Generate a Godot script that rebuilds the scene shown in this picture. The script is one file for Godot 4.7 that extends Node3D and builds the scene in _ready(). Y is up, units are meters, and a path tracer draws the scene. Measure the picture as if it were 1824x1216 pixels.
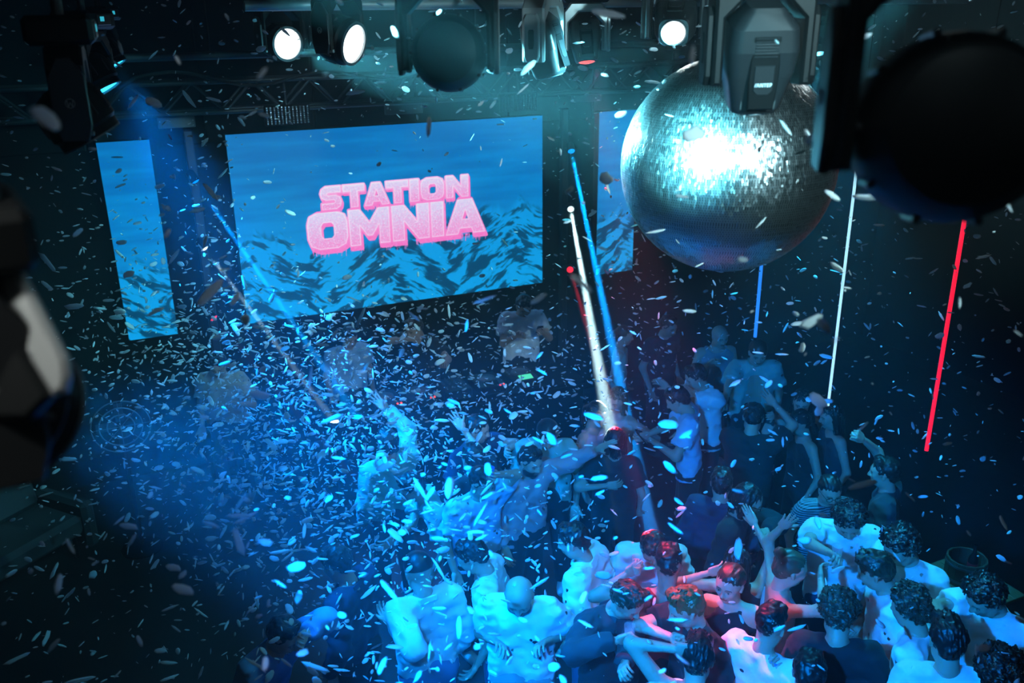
extends Node3D
# A night club seen from the gallery: LED wall, mirror ball, moving heads, haze, paper snow and a dance floor full of people.
# The room's axes: x along the LED wall, z out of it towards the gallery, y up; the camera stands 5 m above the floor.

var mats := {}
var names := {}
var rng := RandomNumberGenerator.new()

func _ready() -> void:
	rng.seed = 20241
	# ---- camera ----
	var cam := Camera3D.new()
	cam.name = "camera"
	cam.transform = Transform3D(Basis(Vector3(0.91183, -0.01151, 0.41041), Vector3(0.15158, 0.93842, -0.31046), Vector3(-0.38157, 0.3453, 0.85742)), Vector3(0, 5, 0))
	cam.near = 0.05
	cam.far = 60.0
	cam.fov = 41.76
	var lens := CameraAttributesPhysical.new()
	lens.frustum_focal_length = 31.46
	lens.exposure_aperture = 2.4
	lens.frustum_focus_distance = 5.6
	lens.frustum_near = 0.05
	lens.frustum_far = 60.0
	cam.attributes = lens
	add_child(cam)
	cam.current = true
	# ---- air ----
	var env := Environment.new()
	env.background_mode = Environment.BG_COLOR
	env.background_color = Color(0, 0, 0)
	env.tonemap_mode = Environment.TONE_MAPPER_LINEAR
	env.tonemap_exposure = 1.0
	env.sdfgi_enabled = true
	env.ssao_enabled = true
	env.ssil_enabled = true
	env.volumetric_fog_enabled = true
	env.volumetric_fog_density = HAZE
	env.volumetric_fog_albedo = Color(0.86, 0.97, 1)
	env.volumetric_fog_anisotropy = 0.25
	var we := WorldEnvironment.new()
	we.name = "environment"
	we.environment = env
	add_child(we)
	make_materials()
	build_room()
	build_wall_gear()
	build_rig()
	build_ball()
	build_stage()
	build_people()
	build_snow()

const HAZE := 0.0135

# ------------------------------------------------------------------ helpers
func numbered(called: String) -> String:
	if not names.has(called):
		names[called] = 0
		return called
	names[called] += 1
	return "%s_%03d" % [called, names[called]]

func tag(o: Node, label: String, category: String, group := "", kind := "") -> Node:
	if label: o.set_meta("label", label)
	if category: o.set_meta("category", category)
	if group: o.set_meta("group", group)
	if kind: o.set_meta("kind", kind)
	return o

func thing(called: String, label: String, category: String, at := Vector3.ZERO, group := "") -> Node3D:
	var o := Node3D.new()
	o.name = numbered(called)
	add_child(o)
	o.position = at
	tag(o, label, category, group)
	return o

func part(called: String, mesh: Mesh, m: Material, parent: Node, xf := Transform3D()) -> MeshInstance3D:
	var o := MeshInstance3D.new()
	o.name = called if parent != self else numbered(called)
	o.mesh = mesh
	o.material_override = m
	o.transform = xf
	parent.add_child(o, true)
	return o

func structure(called: String, mesh: Mesh, m: Material, at := Vector3.ZERO) -> MeshInstance3D:
	var o := part(called, mesh, m, self, Transform3D(Basis(), at))
	o.set_meta("kind", "structure")
	return o

func mat(called: String, c: Color, rough := 0.6, metal := 0.0) -> StandardMaterial3D:
	var m := StandardMaterial3D.new()
	m.resource_name = called
	m.albedo_color = c.linear_to_srgb()
	m.roughness = rough
	m.metallic = metal
	mats[called] = m
	return m

func glow(called: String, c: Color, energy: float) -> StandardMaterial3D:
	var m := mat(called, c * 0.3, 0.4)
	m.emission_enabled = true
	m.emission = c.linear_to_srgb()
	m.emission_energy_multiplier = energy
	return m

func noise_tex(f: float, lo: Color, hi: Color, s := 7, size := 512, as_normal := false) -> NoiseTexture2D:
	var n := FastNoiseLite.new()
	n.noise_type = FastNoiseLite.TYPE_SIMPLEX_SMOOTH
	n.frequency = f
	n.seed = s
	n.fractal_octaves = 5
	var t := NoiseTexture2D.new()
	t.width = size
	t.height = size
	t.seamless = true
	t.noise = n
	t.as_normal_map = as_normal
	if not as_normal:
		var g := Gradient.new()
		g.set_color(0, lo.linear_to_srgb())
		g.set_color(1, hi.linear_to_srgb())
		t.color_ramp = g
	return t

func new_st() -> SurfaceTool:
	var st := SurfaceTool.new()
	st.begin(Mesh.PRIMITIVE_TRIANGLES)
	return st

func done(st: SurfaceTool) -> ArrayMesh:
	st.generate_normals()
	return st.commit()

func quad(st: SurfaceTool, a: Vector3, b: Vector3, c: Vector3, d: Vector3) -> void:
	st.add_vertex(a); st.add_vertex(c); st.add_vertex(b)
	st.add_vertex(a); st.add_vertex(d); st.add_vertex(c)

func tri(st: SurfaceTool, a: Vector3, b: Vector3, c: Vector3) -> void:
	st.add_vertex(a); st.add_vertex(c); st.add_vertex(b)

# box with chamfered edges, centred on xf
func box_in(st: SurfaceTool, size: Vector3, xf := Transform3D(), ch := 0.0) -> void:
	var h := size * 0.5
	st.set_smooth_group(-1)
	if ch <= 0.0:
		var p := []
		for k in 8:
			p.append(xf * Vector3(h.x if k & 1 else -h.x, h.y if k & 2 else -h.y, h.z if k & 4 else -h.z))
		quad(st, p[4], p[5], p[7], p[6])
		quad(st, p[1], p[0], p[2], p[3])
		quad(st, p[5], p[1], p[3], p[7])
		quad(st, p[0], p[4], p[6], p[2])
		quad(st, p[6], p[7], p[3], p[2])
		quad(st, p[0], p[1], p[5], p[4])
		return
	var c := minf(ch, minf(h.x, minf(h.y, h.z)) * 0.95)
	# corner k has one vertex on each of its three faces
	var v := []
	for k in 8:
		var s := Vector3(1 if k & 1 else -1, 1 if k & 2 else -1, 1 if k & 4 else -1)
		v.append([xf * Vector3(s.x * h.x, s.y * (h.y - c), s.z * (h.z - c)), xf * Vector3(s.x * (h.x - c), s.y * h.y, s.z * (h.z - c)), xf * Vector3(s.x * (h.x - c), s.y * (h.y - c), s.z * h.z)])
	quad(st, v[4][2], v[5][2], v[7][2], v[6][2])
	quad(st, v[1][2], v[0][2], v[2][2], v[3][2])
	quad(st, v[5][0], v[1][0], v[3][0], v[7][0])
	quad(st, v[0][0], v[4][0], v[6][0], v[2][0])
	quad(st, v[6][1], v[7][1], v[3][1], v[2][1])
	quad(st, v[0][1], v[1][1], v[5][1], v[4][1])
	for e in [[0, 1, 1, 2], [2, 3, 2, 1], [4, 5, 2, 1], [6, 7, 1, 2], [0, 2, 2, 0], [1, 3, 0, 2], [4, 6, 0, 2], [5, 7, 2, 0], [0, 4, 0, 1], [1, 5, 1, 0], [2, 6, 1, 0], [3, 7, 0, 1]]:
		quad(st, v[e[0]][e[2]], v[e[0]][e[3]], v[e[1]][e[3]], v[e[1]][e[2]])
	for k in 8:
		if (k & 1) + ((k >> 1) & 1) + ((k >> 2) & 1) & 1:
			tri(st, v[k][0], v[k][1], v[k][2])
		else:
			tri(st, v[k][0], v[k][2], v[k][1])

func box(size: Vector3, ch := 0.0) -> ArrayMesh:
	var st := new_st()
	box_in(st, size, Transform3D(), ch)
	return done(st)

func frame_of(dir: Vector3) -> Basis:
	var y := dir.normalized()
	var x := y.cross(Vector3(0, 0, 1) if absf(y.z) < 0.9 else Vector3(1, 0, 0)).normalized()
	return Basis(x, y, x.cross(y))

# a turned shape: pairs (radius, height) along y of xf
func lathe_in(st: SurfaceTool, prof: Array, n := 24, xf := Transform3D(), sharp := 0.6) -> void:
	var group := 0
	for i in prof.size() - 1:
		var a: Vector2 = prof[i]
		var b: Vector2 = prof[i + 1]
		if i > 0:
			var z: Vector2 = prof[i - 1]
			if absf((a - z).angle_to(b - a)) > sharp:
				group += 1
		st.set_smooth_group(group)
		for k in n:
			var t0 := TAU * k / n
			var t1 := TAU * (k + 1) / n
			var p00 := xf * Vector3(a.x * cos(t0), a.y, a.x * sin(t0))
			var p01 := xf * Vector3(a.x * cos(t1), a.y, a.x * sin(t1))
			var p10 := xf * Vector3(b.x * cos(t0), b.y, b.x * sin(t0))
			var p11 := xf * Vector3(b.x * cos(t1), b.y, b.x * sin(t1))
			if a.x > 1e-6:
				tri(st, p00, p10, p01)
			if b.x > 1e-6:
				tri(st, p01, p10, p11)

func lathe(prof: Array, n := 24) -> ArrayMesh:
	var st := new_st()
	lathe_in(st, prof, n)
	return done(st)

func rod_in(st: SurfaceTool, a: Vector3, b: Vector3, r: float, n := 10, r2 := -1.0) -> void:
	var l := (b - a).length()
	var q := r2 if r2 >= 0 else r
	lathe_in(st, [Vector2(0, 0), Vector2(r, 0), Vector2(q, l), Vector2(0, l)], n, Transform3D(frame_of(b - a), a))

func rod(a: Vector3, b: Vector3, r: float, n := 10, r2 := -1.0) -> ArrayMesh:
	var st := new_st()
	rod_in(st, a, b, r, n, r2)
	return done(st)

# a flat outline in xy given a thickness along z, edges bevelled
func slab_in(st: SurfaceTool, outline: PackedVector2Array, depth: float, xf := Transform3D(), bevel := 0.0) -> void:
	if Geometry2D.is_polygon_clockwise(outline):
		outline.reverse()
	st.set_smooth_group(-1)
	var inner := outline
	if bevel > 0.0:
		var o := Geometry2D.offset_polygon(outline, -bevel, Geometry2D.JOIN_MITER)
		if o.size() == 1 and o[0].size() == outline.size():
			inner = o[0]
			if Geometry2D.is_polygon_clockwise(inner):
				inner.reverse()
			var best := 0
			for k in inner.size():
				if inner[k].distance_squared_to(outline[0]) < inner[best].distance_squared_to(outline[0]):
					best = k
			var turned := PackedVector2Array()
			for k in inner.size():
				turned.append(inner[(k + best) % inner.size()])
			inner = turned
		else:
			bevel = 0.0
	var h := depth * 0.5
	var idx := Geometry2D.triangulate_polygon(inner)
	for k in range(0, idx.size(), 3):
		var a := inner[idx[k]]
		var b := inner[idx[k + 1]]
		var c := inner[idx[k + 2]]
		if (b - a).cross(c - a) < 0:
			var s := b
			b = c
			c = s
		tri(st, xf * Vector3(a.x, a.y, h), xf * Vector3(b.x, b.y, h), xf * Vector3(c.x, c.y, h))
		tri(st, xf * Vector3(a.x, a.y, -h), xf * Vector3(c.x, c.y, -h), xf * Vector3(b.x, b.y, -h))
	var n := outline.size()
	for k in n:
		var a := outline[k]
		var b := outline[(k + 1) % n]
		var ia := inner[k]
		var ib := inner[(k + 1) % n]
		var e := h - bevel
		quad(st, xf * Vector3(a.x, a.y, -e), xf * Vector3(b.x, b.y, -e), xf * Vector3(b.x, b.y, e), xf * Vector3(a.x, a.y, e))
		if bevel > 0.0:
			quad(st, xf * Vector3(a.x, a.y, e), xf * Vector3(b.x, b.y, e), xf * Vector3(ib.x, ib.y, h), xf * Vector3(ia.x, ia.y, h))
			quad(st, xf * Vector3(b.x, b.y, -e), xf * Vector3(a.x, a.y, -e), xf * Vector3(ia.x, ia.y, -h), xf * Vector3(ib.x, ib.y, -h))

func slab(outline: PackedVector2Array, depth: float, bevel := 0.0) -> ArrayMesh:
	var st := new_st()
	slab_in(st, outline, depth, Transform3D(), bevel)
	return done(st)

# rounded-rectangle sections stacked along y: [y, half width x, half depth z, corner]
func loft(sections: Array, corner_steps := 4) -> ArrayMesh:
	var st := new_st()
	st.set_smooth_group(1)
	var rings := []
	for s in sections:
		var ring := PackedVector3Array()
		for q in 4:
			for k in corner_steps + 1:
				var t := (q + float(k) / corner_steps) * PI / 2
				var sx := 1.0 if q == 0 or q == 3 else -1.0
				var sz := 1.0 if q < 2 else -1.0
				ring.append(Vector3(sx * (s[1] - s[3]) + s[3] * cos(t), s[0], sz * (s[2] - s[3]) + s[3] * sin(t)))
		rings.append(ring)
	var n: int = rings[0].size()
	for i in rings.size() - 1:
		st.set_smooth_group(i + 1)
		for k in n:
			quad(st, rings[i][k], rings[i + 1][k], rings[i + 1][(k + 1) % n], rings[i][(k + 1) % n])
	st.set_smooth_group(-1)
	for k in range(1, n - 1):
		tri(st, rings[0][0], rings[0][k], rings[0][k + 1])
		tri(st, rings[-1][0], rings[-1][k + 1], rings[-1][k])
	return done(st)

func words(text: String, height: float, depth: float) -> TextMesh:
	var t := TextMesh.new()
	t.text = text
	var f := SystemFont.new()
	f.font_names = PackedStringArray(["Droid Sans"])
	f.font_weight = 700
	t.font = f
	t.font_size = 32
	t.pixel_size = height / 24.0
	t.depth = depth
	t.curve_step = 2.0
	return t

func look_basis(dir: Vector3, up := Vector3.UP) -> Basis:   # y along dir
	var y := dir.normalized()
	var x := up.cross(y)
	if x.length() < 1e-4:
		x = Vector3(1, 0, 0)
	x = x.normalized()
	return Basis(x, y, x.cross(y).normalized())

func spot(called: String, at: Vector3, dir: Vector3, c: Color, energy: float, angle: float, size: float, soft := 0.5) -> SpotLight3D:
	var l := SpotLight3D.new()
	l.name = numbered(called)
	l.light_color = c.linear_to_srgb()
	l.light_energy = energy
	l.spot_angle = angle
	l.spot_range = 20.0
	l.spot_attenuation = 2.0
	l.spot_angle_attenuation = soft
	l.light_size = size
	l.shadow_enabled = true
	add_child(l)
	l.look_at_from_position(at, at + dir, Vector3.UP if absf(dir.normalized().y) < 0.99 else Vector3.RIGHT)
	return l

# ------------------------------------------------------------------ materials
func make_materials() -> void:
	mat("wall", Color(0.009, 0.01, 0.011), 0.85)
	mats.wall.metallic_specular = 0.15
	mat("ceiling", Color(0.012, 0.013, 0.014), 0.9)
	var f := mat("floor", Color(0.02, 0.021, 0.024), 0.5)
	f.uv1_triplanar = true
	f.uv1_world_triplanar = true
	f.uv1_scale = Vector3(0.6, 0.6, 0.6)
	f.roughness_texture = noise_tex(0.02, Color(0.6, 0.6, 0.6), Color(0.9, 0.9, 0.9))
	f.albedo_texture = noise_tex(0.03, Color(0.8, 0.8, 0.82), Color(1, 1, 1), 11)
	mat("black_plastic", Color(0.005, 0.0055, 0.006), 0.45)
	mats.black_plastic.metallic_specular = 0.25
	mat("dark_plastic", Color(0.014, 0.015, 0.017), 0.35)
	mat("grey_metal", Color(0.16, 0.17, 0.175), 0.4, 0.6)
	mat("light_metal", Color(0.34, 0.35, 0.35), 0.38, 0.5)
	mat("truss_metal", Color(0.05, 0.055, 0.06), 0.5, 0.6)
	mat("rubber", Color(0.015, 0.015, 0.015), 0.8)
	mat("ball_core", Color(0.01, 0.01, 0.01), 0.8)
	var t := mat("mirror", Color(0.76, 0.78, 0.79), 0.28, 1.0)
	t.metallic_specular = 0.5
	mat("paint_white", Color(0.75, 0.75, 0.75), 0.5)
	mat("blinder_lamp", Color(0.3, 0.32, 0.34), 0.12, 0.8)
	mat("plate", Color(0.12, 0.13, 0.135), 0.5, 0.3)
	mat("wood_dark", Color(0.09, 0.045, 0.022), 0.55)
	mat("wood_table", Color(0.16, 0.11, 0.06), 0.5)
	var g := mat("glass", Color(0.9, 0.95, 1.0), 0.03)
	g.albedo_color.a = 0.12
	g.transparency = BaseMaterial3D.TRANSPARENCY_ALPHA
	var b := mat("blue_cup", Color(0.12, 0.3, 0.75), 0.25)
	b.backlight_enabled = true
	b.backlight = Color(0.3, 0.45, 0.8)
	mat("sofa", Color(0.035, 0.04, 0.045), 0.8)

# ------------------------------------------------------------------ room
func build_room() -> void:
	structure("floor", box(Vector3(15.6, 0.3, 15.0)), mats.floor, Vector3(3.5, -0.15, -3.5))
	structure("ceiling", box(Vector3(15.6, 0.3, 15.0)), mats.ceiling, Vector3(3.5, 6.35, -3.5))
	structure("wall_stage", box(Vector3(15.6, 6.5, 0.3)), mats.wall, Vector3(3.5, 3.1, -10.35))
	structure("wall_left", box(Vector3(0.3, 6.5, 15.0)), mats.wall, Vector3(-3.95, 3.1, -3.5))
	structure("wall_right", box(Vector3(0.3, 6.5, 15.0)), mats.wall, Vector3(10.95, 3.1, -3.5))
	structure("wall_gallery", box(Vector3(15.6, 6.5, 0.3)), mats.wall, Vector3(3.5, 3.1, 3.65))
	structure("floor_gallery", box(Vector3(14.6, 0.25, 3.1)), mats.floor, Vector3(3.5, 3.25, 2.0))
	# skirting strip of the stage wall and the dark cladding boards between the screens
	for k in 13:
		var b := structure("trim_%d" % (k + 1), box(Vector3(1.16, 2.6, 0.05), 0.012), mats.wall, Vector3(-3.1 + 1.17 * k, 5.0, -10.18))
		b.position.y = 5.02

# ------------------------------------------------------------------ picture on the LED wall
func glyph(ch: String) -> Array:   # polygons in a cell 1 x 1 (y down); even-odd filled
	match ch:
		"S": return [[0.98, 0.0, 0.26, 0.0, 0.06, 0.12, 0.0, 0.3, 0.06, 0.5, 0.26, 0.6, 0.64, 0.6, 0.7, 0.66, 0.64, 0.72, 0.04, 0.72, 0.04, 1.0, 0.74, 1.0, 0.95, 0.88, 1.0, 0.68, 0.94, 0.48, 0.74, 0.38, 0.36, 0.38, 0.3, 0.33, 0.36, 0.28, 0.98, 0.28]]
		"T": return [[0.0, 0.0, 1.0, 0.0, 1.0, 0.3, 0.68, 0.3, 0.68, 1.0, 0.34, 1.0, 0.34, 0.3, 0.0, 0.3]]
		"A": return [[0.33, 0.0, 0.67, 0.0, 1.0, 1.0, 0.69, 1.0, 0.64, 0.84, 0.36, 0.84, 0.31, 1.0, 0.0, 1.0], [0.5, 0.3, 0.58, 0.58, 0.42, 0.58]]
		"I": return [[0.0, 0.0, 1.0, 0.0, 1.0, 1.0, 0.0, 1.0]]
		"O": return [[0.26, 0.0, 0.74, 0.0, 0.94, 0.1, 1.0, 0.3, 1.0, 0.7, 0.94, 0.9, 0.74, 1.0, 0.26, 1.0, 0.06, 0.9, 0.0, 0.7, 0.0, 0.3, 0.06, 0.1], [0.4, 0.28, 0.6, 0.28, 0.66, 0.36, 0.66, 0.64, 0.6, 0.72, 0.4, 0.72, 0.34, 0.64, 0.34, 0.36]]
		"N": return [[0.0, 0.0, 0.32, 0.0, 0.68, 0.5, 0.68, 0.0, 1.0, 0.0, 1.0, 1.0, 0.7, 1.0, 0.32, 0.46, 0.32, 1.0, 0.0, 1.0]]
		"M": return [[0.0, 0.0, 0.26, 0.0, 0.5, 0.4, 0.74, 0.0, 1.0, 0.0, 1.0, 1.0, 0.74, 1.0, 0.74, 0.46, 0.56, 0.76, 0.44, 0.76, 0.26, 0.46, 0.26, 1.0, 0.0, 1.0]]
	return []

func cover(polys: Array, mask: PackedByteArray, w: int, h: int, value: int) -> void:   # even-odd scanline fill
	var lo := 1e9
	var hi := -1e9
	for p in polys:
		for v in p:
			lo = minf(lo, v.y)
			hi = maxf(hi, v.y)
	for y in range(maxi(0, int(lo)), mini(h - 1, int(hi) + 1) + 1):
		var xs := []
		for p in polys:
			for k in p.size():
				var a: Vector2 = p[k]
				var b: Vector2 = p[(k + 1) % p.size()]
				if (a.y <= y + 0.5) != (b.y <= y + 0.5):
					xs.append(a.x + (y + 0.5 - a.y) / (b.y - a.y) * (b.x - a.x))
		xs.sort()
		for k in range(0, xs.size() - 1, 2):
			for x in range(maxi(0, int(xs[k] + 0.5)), mini(w, int(xs[k + 1] + 0.5))):
				mask[y * w + x] = value

func wall_picture() -> ImageTexture:
	# the whole LED wall: x from -0.1 to 6.3 m, y from 3.84 (top) to 1.7 m
	var w := 1400
	var h := 468
	var sx := w / 6.4
	var sy := h / 2.14
	var mask := PackedByteArray()
	mask.resize(w * h)
	var r := RandomNumberGenerator.new()
	r.seed = 5
	var rows := [["STATION", 3.185, 2.925, [[2.115, 0.24], [2.375, 0.25], [2.615, 0.3], [2.88, 0.27], [3.165, 0.115], [3.3, 0.29], [3.615, 0.285]]], ["OMNIA", 2.9, 2.475, [[1.94, 0.46], [2.42, 0.48], [2.93, 0.46], [3.415, 0.155], [3.59, 0.52]]]]
	var depth := []
	for row in rows:
		for k in row[0].length():
			var cell: Array = row[3][k]
			var flat: Array = glyph(row[0][k])
			var polys := []
			for g in flat:
				var p := PackedVector2Array()
				for q in range(0, g.size(), 2):
					p.append(Vector2((cell[0] + g[q] * cell[1] + 0.1) * sx, (3.84 - lerpf(row[1], row[2], g[q + 1])) * sy))
				polys.append(p)
			var big: float = row[1] - row[2]
			# thickness of the ice: the letter again, shifted down and left, with dripping icicles
			var side := []
			for p in polys:
				for o in Geometry2D.offset_polygon(p, 3.2 if p == polys[0] else -1.5, Geometry2D.JOIN_ROUND):
					side.append(o)
			for s in 7:
				var moved := []
				for p in side:
					var m := PackedVector2Array()
					for v in p:
						m.append(v + Vector2(0.4, 1.0) * s * big * 4.0)
					moved.append(m)
				cover(moved, mask, w, h, 1)
			var foot: float = (3.84 - row[2]) * sy
			var x0: float = (cell[0] + 0.1) * sx
			var x1: float = (cell[0] + cell[1] + 0.1) * sx
			var x := x0
			while x < x1:
				var inside := false
				for dy in range(2, 26):
					var yy := int(foot - dy * 0.5 + 6)
					if yy < h and mask[yy * w + int(clampf(x, 0, w - 1))]:
						inside = true
				if inside and r.randf() < 0.75:
					var l := r.randf_range(3.0, 17.0) * big / 0.4
					var hw := r.randf_range(1.2, 2.4)
					cover([PackedVector2Array([Vector2(x - hw, foot), Vector2(x + hw, foot), Vector2(x + 0.3, foot + 7 + l), Vector2(x - 0.3, foot + 7 + l)])], mask, w, h, 1)
				x += r.randf_range(2.0, 5.0)
			cover(side, mask, w, h, 2)
			cover(polys, mask, w, h, 3)
			var slim := []
			for p in polys:
				for o in Geometry2D.offset_polygon(p, -2.4 if p == polys[0] else 2.0, Geometry2D.JOIN_ROUND):
					slim.append(o)
			cover(slim, mask, w, h, 4)
	var n := FastNoiseLite.new()
	n.seed = 3
	n.frequency = 0.012
	n.fractal_octaves = 4
	var fine := FastNoiseLite.new()
	fine.seed = 9
	fine.frequency = 0.05
	fine.fractal_octaves = 3
	var im := Image.create(w, h, false, Image.FORMAT_RGB8)
	var ridge := PackedFloat32Array()
	ridge.resize(w)
	for x in w:
		ridge[x] = h * (0.64 - 0.16 * absf(n.get_noise_2d(x * 0.55, 40.0)) - 0.13 * exp(-pow((x - 950.0) / 150.0, 2)) - 0.1 * exp(-pow((x - 330.0) / 120.0, 2)) + 0.03 * fine.get_noise_2d(x, 5.0))
	for y in h:
		var v := float(y) / h
		for x in w:
			var s := n.get_noise_2d(x * 0.22, y * 2.2)
			var c := Color(0.0, 0.43, 0.71).lerp(Color(0.0, 0.53, 0.8), clampf(v * 1.6 + s * 0.9, 0, 1))
			var k := y - ridge[x]
			if k > 0:
				var warp := n.get_noise_2d(x * 0.5, y * 0.5) * 22.0
				var down := 0.55 * fine.get_noise_2d((x - y * 1.6) * 0.22, (y + x * 0.62 + warp) * 1.5) + n.get_noise_2d((x - y * 1.6) * 0.35, (y + x * 0.62 + warp) * 1.9)
				var rise := 0.55 * fine.get_noise_2d((x + y * 1.6) * 0.22 + 400.0, (y - x * 0.62 + warp) * 1.5) + n.get_noise_2d((x + y * 1.6) * 0.35 + 800.0, (y - x * 0.62 + warp) * 1.9)
				var slope := lerpf(down, rise, smoothstep(-0.25, 0.25, sin(x * 0.0175 + 1.2) + n.get_noise_2d(x * 0.6, y * 1.2 + 300.0))) * 1.2 + 0.3 * n.get_noise_2d(x * 1.3 + 50.0, y * 1.3)
				var rock := clampf(slope * 3.0 + 0.28, 0, 1)
				var snow := Color(0.0, 0.55, 0.83).lerp(Color(0.03, 0.63, 0.9), v)
				c = c.lerp(snow.lerp(Color(0.0, 0.27, 0.42), rock), clampf(k / 26.0, 0, 1))
			var m := mask[y * w + x]
			if m:
				var grain := fine.get_noise_2d(x * 2.5, y * 2.5)
				var rowtop := 142.0 if y < 206 else 205.0
				var rowlen := 58.0 if y < 206 else 93.0
				var t := clampf((y - rowtop) / rowlen + grain * 0.35, 0, 1)
				if m == 1: c = Color(0.98, 0.42, 0.76).lerp(Color(0.95, 0.55, 0.82), clampf(grain + 0.4, 0, 1))
				elif m == 2: c = Color(0.97, 0.72, 0.9).lerp(Color(0.98, 0.5, 0.8), t)
				elif m == 3: c = Color(0.93, 0.9, 0.98).lerp(Color(0.97, 0.78, 0.92), t)
				else: c = Color(0.86, 0.82, 0.95).lerp(Color(0.95, 0.55, 0.82), clampf(t * 1.1 - 0.1, 0, 1))
				if m == 4 and fine.get_noise_2d(x * 4.0 + 700.0, y * 4.0) > 0.22:
					c = c.lerp(Color(0.97, 0.9, 0.98), 0.6)
			im.set_pixel(x, y, c)
	return ImageTexture.create_from_image(im)

func flat_panel(x0: float, x1: float, y0: float, y1: float) -> ArrayMesh:   # facing +z, texture laid by its place on the wall
	var st := new_st()
	st.set_normal(Vector3(0, 0, 1))
	var at := func(x: float, y: float) -> void:
		st.set_uv(Vector2((x + 0.1) / 6.4, (3.84 - y) / 2.14))
		st.set_normal(Vector3(0, 0, 1))
		st.add_vertex(Vector3(x, y, 0))
	at.call(x0, y0); at.call(x0, y1); at.call(x1, y1)
	at.call(x0, y0); at.call(x1, y1); at.call(x1, y0)
	return st.commit()

func build_wall_gear() -> void:
	var pic := wall_picture()
	var shown := mat("screen_picture", Color(0.01, 0.01, 0.01), 0.5)
	shown.emission_enabled = true
	shown.emission = Color.WHITE
	shown.emission_operator = BaseMaterial3D.EMISSION_OP_MULTIPLY
	shown.emission_texture = pic
	shown.emission_energy_multiplier = 1.1
	shown.texture_repeat = false
	for s in [[1.17, 4.89, "led_screen", "wide glowing LED screen showing icy pink STATION OMNIA lettering"], [-0.08, 0.42, "led_screen", "narrow upright blue LED strip screen left of the wide screen"], [5.68, 6.24, "led_screen", "narrow upright blue LED strip screen right of the wide screen, behind mirror ball"]]:
		var t := thing(s[2], s[3], "screen", Vector3((s[0] + s[1]) / 2, 1.715, -10.0), "LED screens on the stage wall")
		part("screen_casing", box(Vector3(s[1] - s[0], 2.105, 0.12), 0.004), mats.black_plastic, t, Transform3D(Basis(), Vector3(0, 1.0525, -0.062)))
		var d := part("screen_display", flat_panel(s[0], s[1], 1.715, 3.82), shown, t)
		d.position = Vector3(-t.position.x, -1.715, 0.001)
		var a := AreaLight3D.new()
		a.name = numbered("screen_glow")
		a.area_size = Vector2(s[1] - s[0], 2.1)
		a.light_color = Color(0.0, 0.26, 0.55).linear_to_srgb()
		a.light_energy = 0.5 * (s[1] - s[0])
		a.area_range = 20.0
		a.shadow_enabled = true
		add_child(a)
		a.position = Vector3((s[0] + s[1]) / 2, 2.77, -9.99)
		a.rotation.y = PI
	# box truss over the screens
	var tr := thing("box_truss", "long black lattice truss running above the LED screens", "truss", Vector3(3.0, 4.1, -9.56))
	var ends := [-5.4, 6.4]
	for y in [0.0, 0.29]:
		for z in [0.0, -0.29]:
			part("chord", rod(Vector3(ends[0], y, z), Vector3(ends[1], y, z), 0.024, 12), mats.truss_metal, tr)
	var brace := rod(Vector3(0, 0, 0), Vector3(0.29, 0.29, 0), 0.012, 8)
	var brace2 := rod(Vector3(0, 0.29, 0), Vector3(0.29, 0, 0), 0.012, 8)
	for k in 40:
		for z in [0.0, -0.29]:
			part("brace", brace if k % 2 == 0 else brace2, mats.truss_metal, tr, Transform3D(Basis(), Vector3(ends[0] + 0.05 + k * 0.292, 0, z)))
	var cable := thing("cable", "slack black power cable lying along the top of the truss", "cable", Vector3(0, 0, 0))
	var st := new_st()
	var prev := Vector3(0.2, 4.36, -9.5)
	for k in 24:
		var q := Vector3(0.2 + (k + 1) * 0.16, 4.47 + 0.06 * sin(k * 0.7) - 0.08 * sin((k + 1) / 24.0 * PI), -9.5 + 0.02 * sin(k * 1.9))
		rod_in(st, prev, q, 0.016, 8)
		prev = q
	part("cable_run", done(st), mats.rubber, cable)
	# pixel blinders hanging on the truss: a grid of little lamps
	for b in [[1.75, "black pixel blinder panel hung on the truss above left of wide screen"], [4.35, "black pixel blinder panel hung on the truss above right end of wide screen"]]:
		var t := thing("blinder_panel", b[1], "blinder", Vector3(b[0], 3.95, -9.5), "pixel blinders on the truss")
		part("housing", box(Vector3(0.46, 0.2, 0.06), 0.006), mats.black_plastic, t, Transform3D(Basis(), Vector3(0, 0.09, -0.02)))
		part("bracket", rod(Vector3(0, 0.19, -0.02), Vector3(0, 0.4, -0.06), 0.012), mats.truss_metal, t)
		var bulb := lathe([Vector2(0, 0.009), Vector2(0.009, 0.006), Vector2(0.013, 0.0)], 10)
		for i in 12:
			for j in 8:
				part("lamp", bulb, mats.blinder_lamp, t, Transform3D(Basis(Vector3.RIGHT, PI / 2), Vector3(-0.205 + i * 0.0373, 0.013 + j * 0.022, 0.011)))
	# grey junction plates on the wall above the screens
	for b in [[0.7, 4.0, 0.36, "small grey junction plate above the left strip screen"], [3.12, 4.01, 0.44, "small grey junction plate above the middle of wide screen"], [5.45, 4.03, 0.4, "small grey junction plate above the right strip screen"]]:
		var t := thing("junction_plate", b[3], "plate", Vector3(b[0], b[1], -9.92), "junction plates above the screens")
		part("cover", box(Vector3(b[2], 0.14, 0.05), 0.006), mats.plate, t)
		for s in [-1, 1]:
			part("screw", lathe([Vector2(0, 0.004), Vector2(0.008, 0.003), Vector2(0.008, 0)], 8), mats.light_metal, t, Transform3D(Basis(Vector3.RIGHT, PI / 2), Vector3(s * (b[2] / 2 - 0.02), 0, 0.025)))
		part("stem", rod(Vector3(0, 0, -0.02), Vector3(0, 0, -0.28), 0.012), mats.truss_metal, t)
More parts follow.
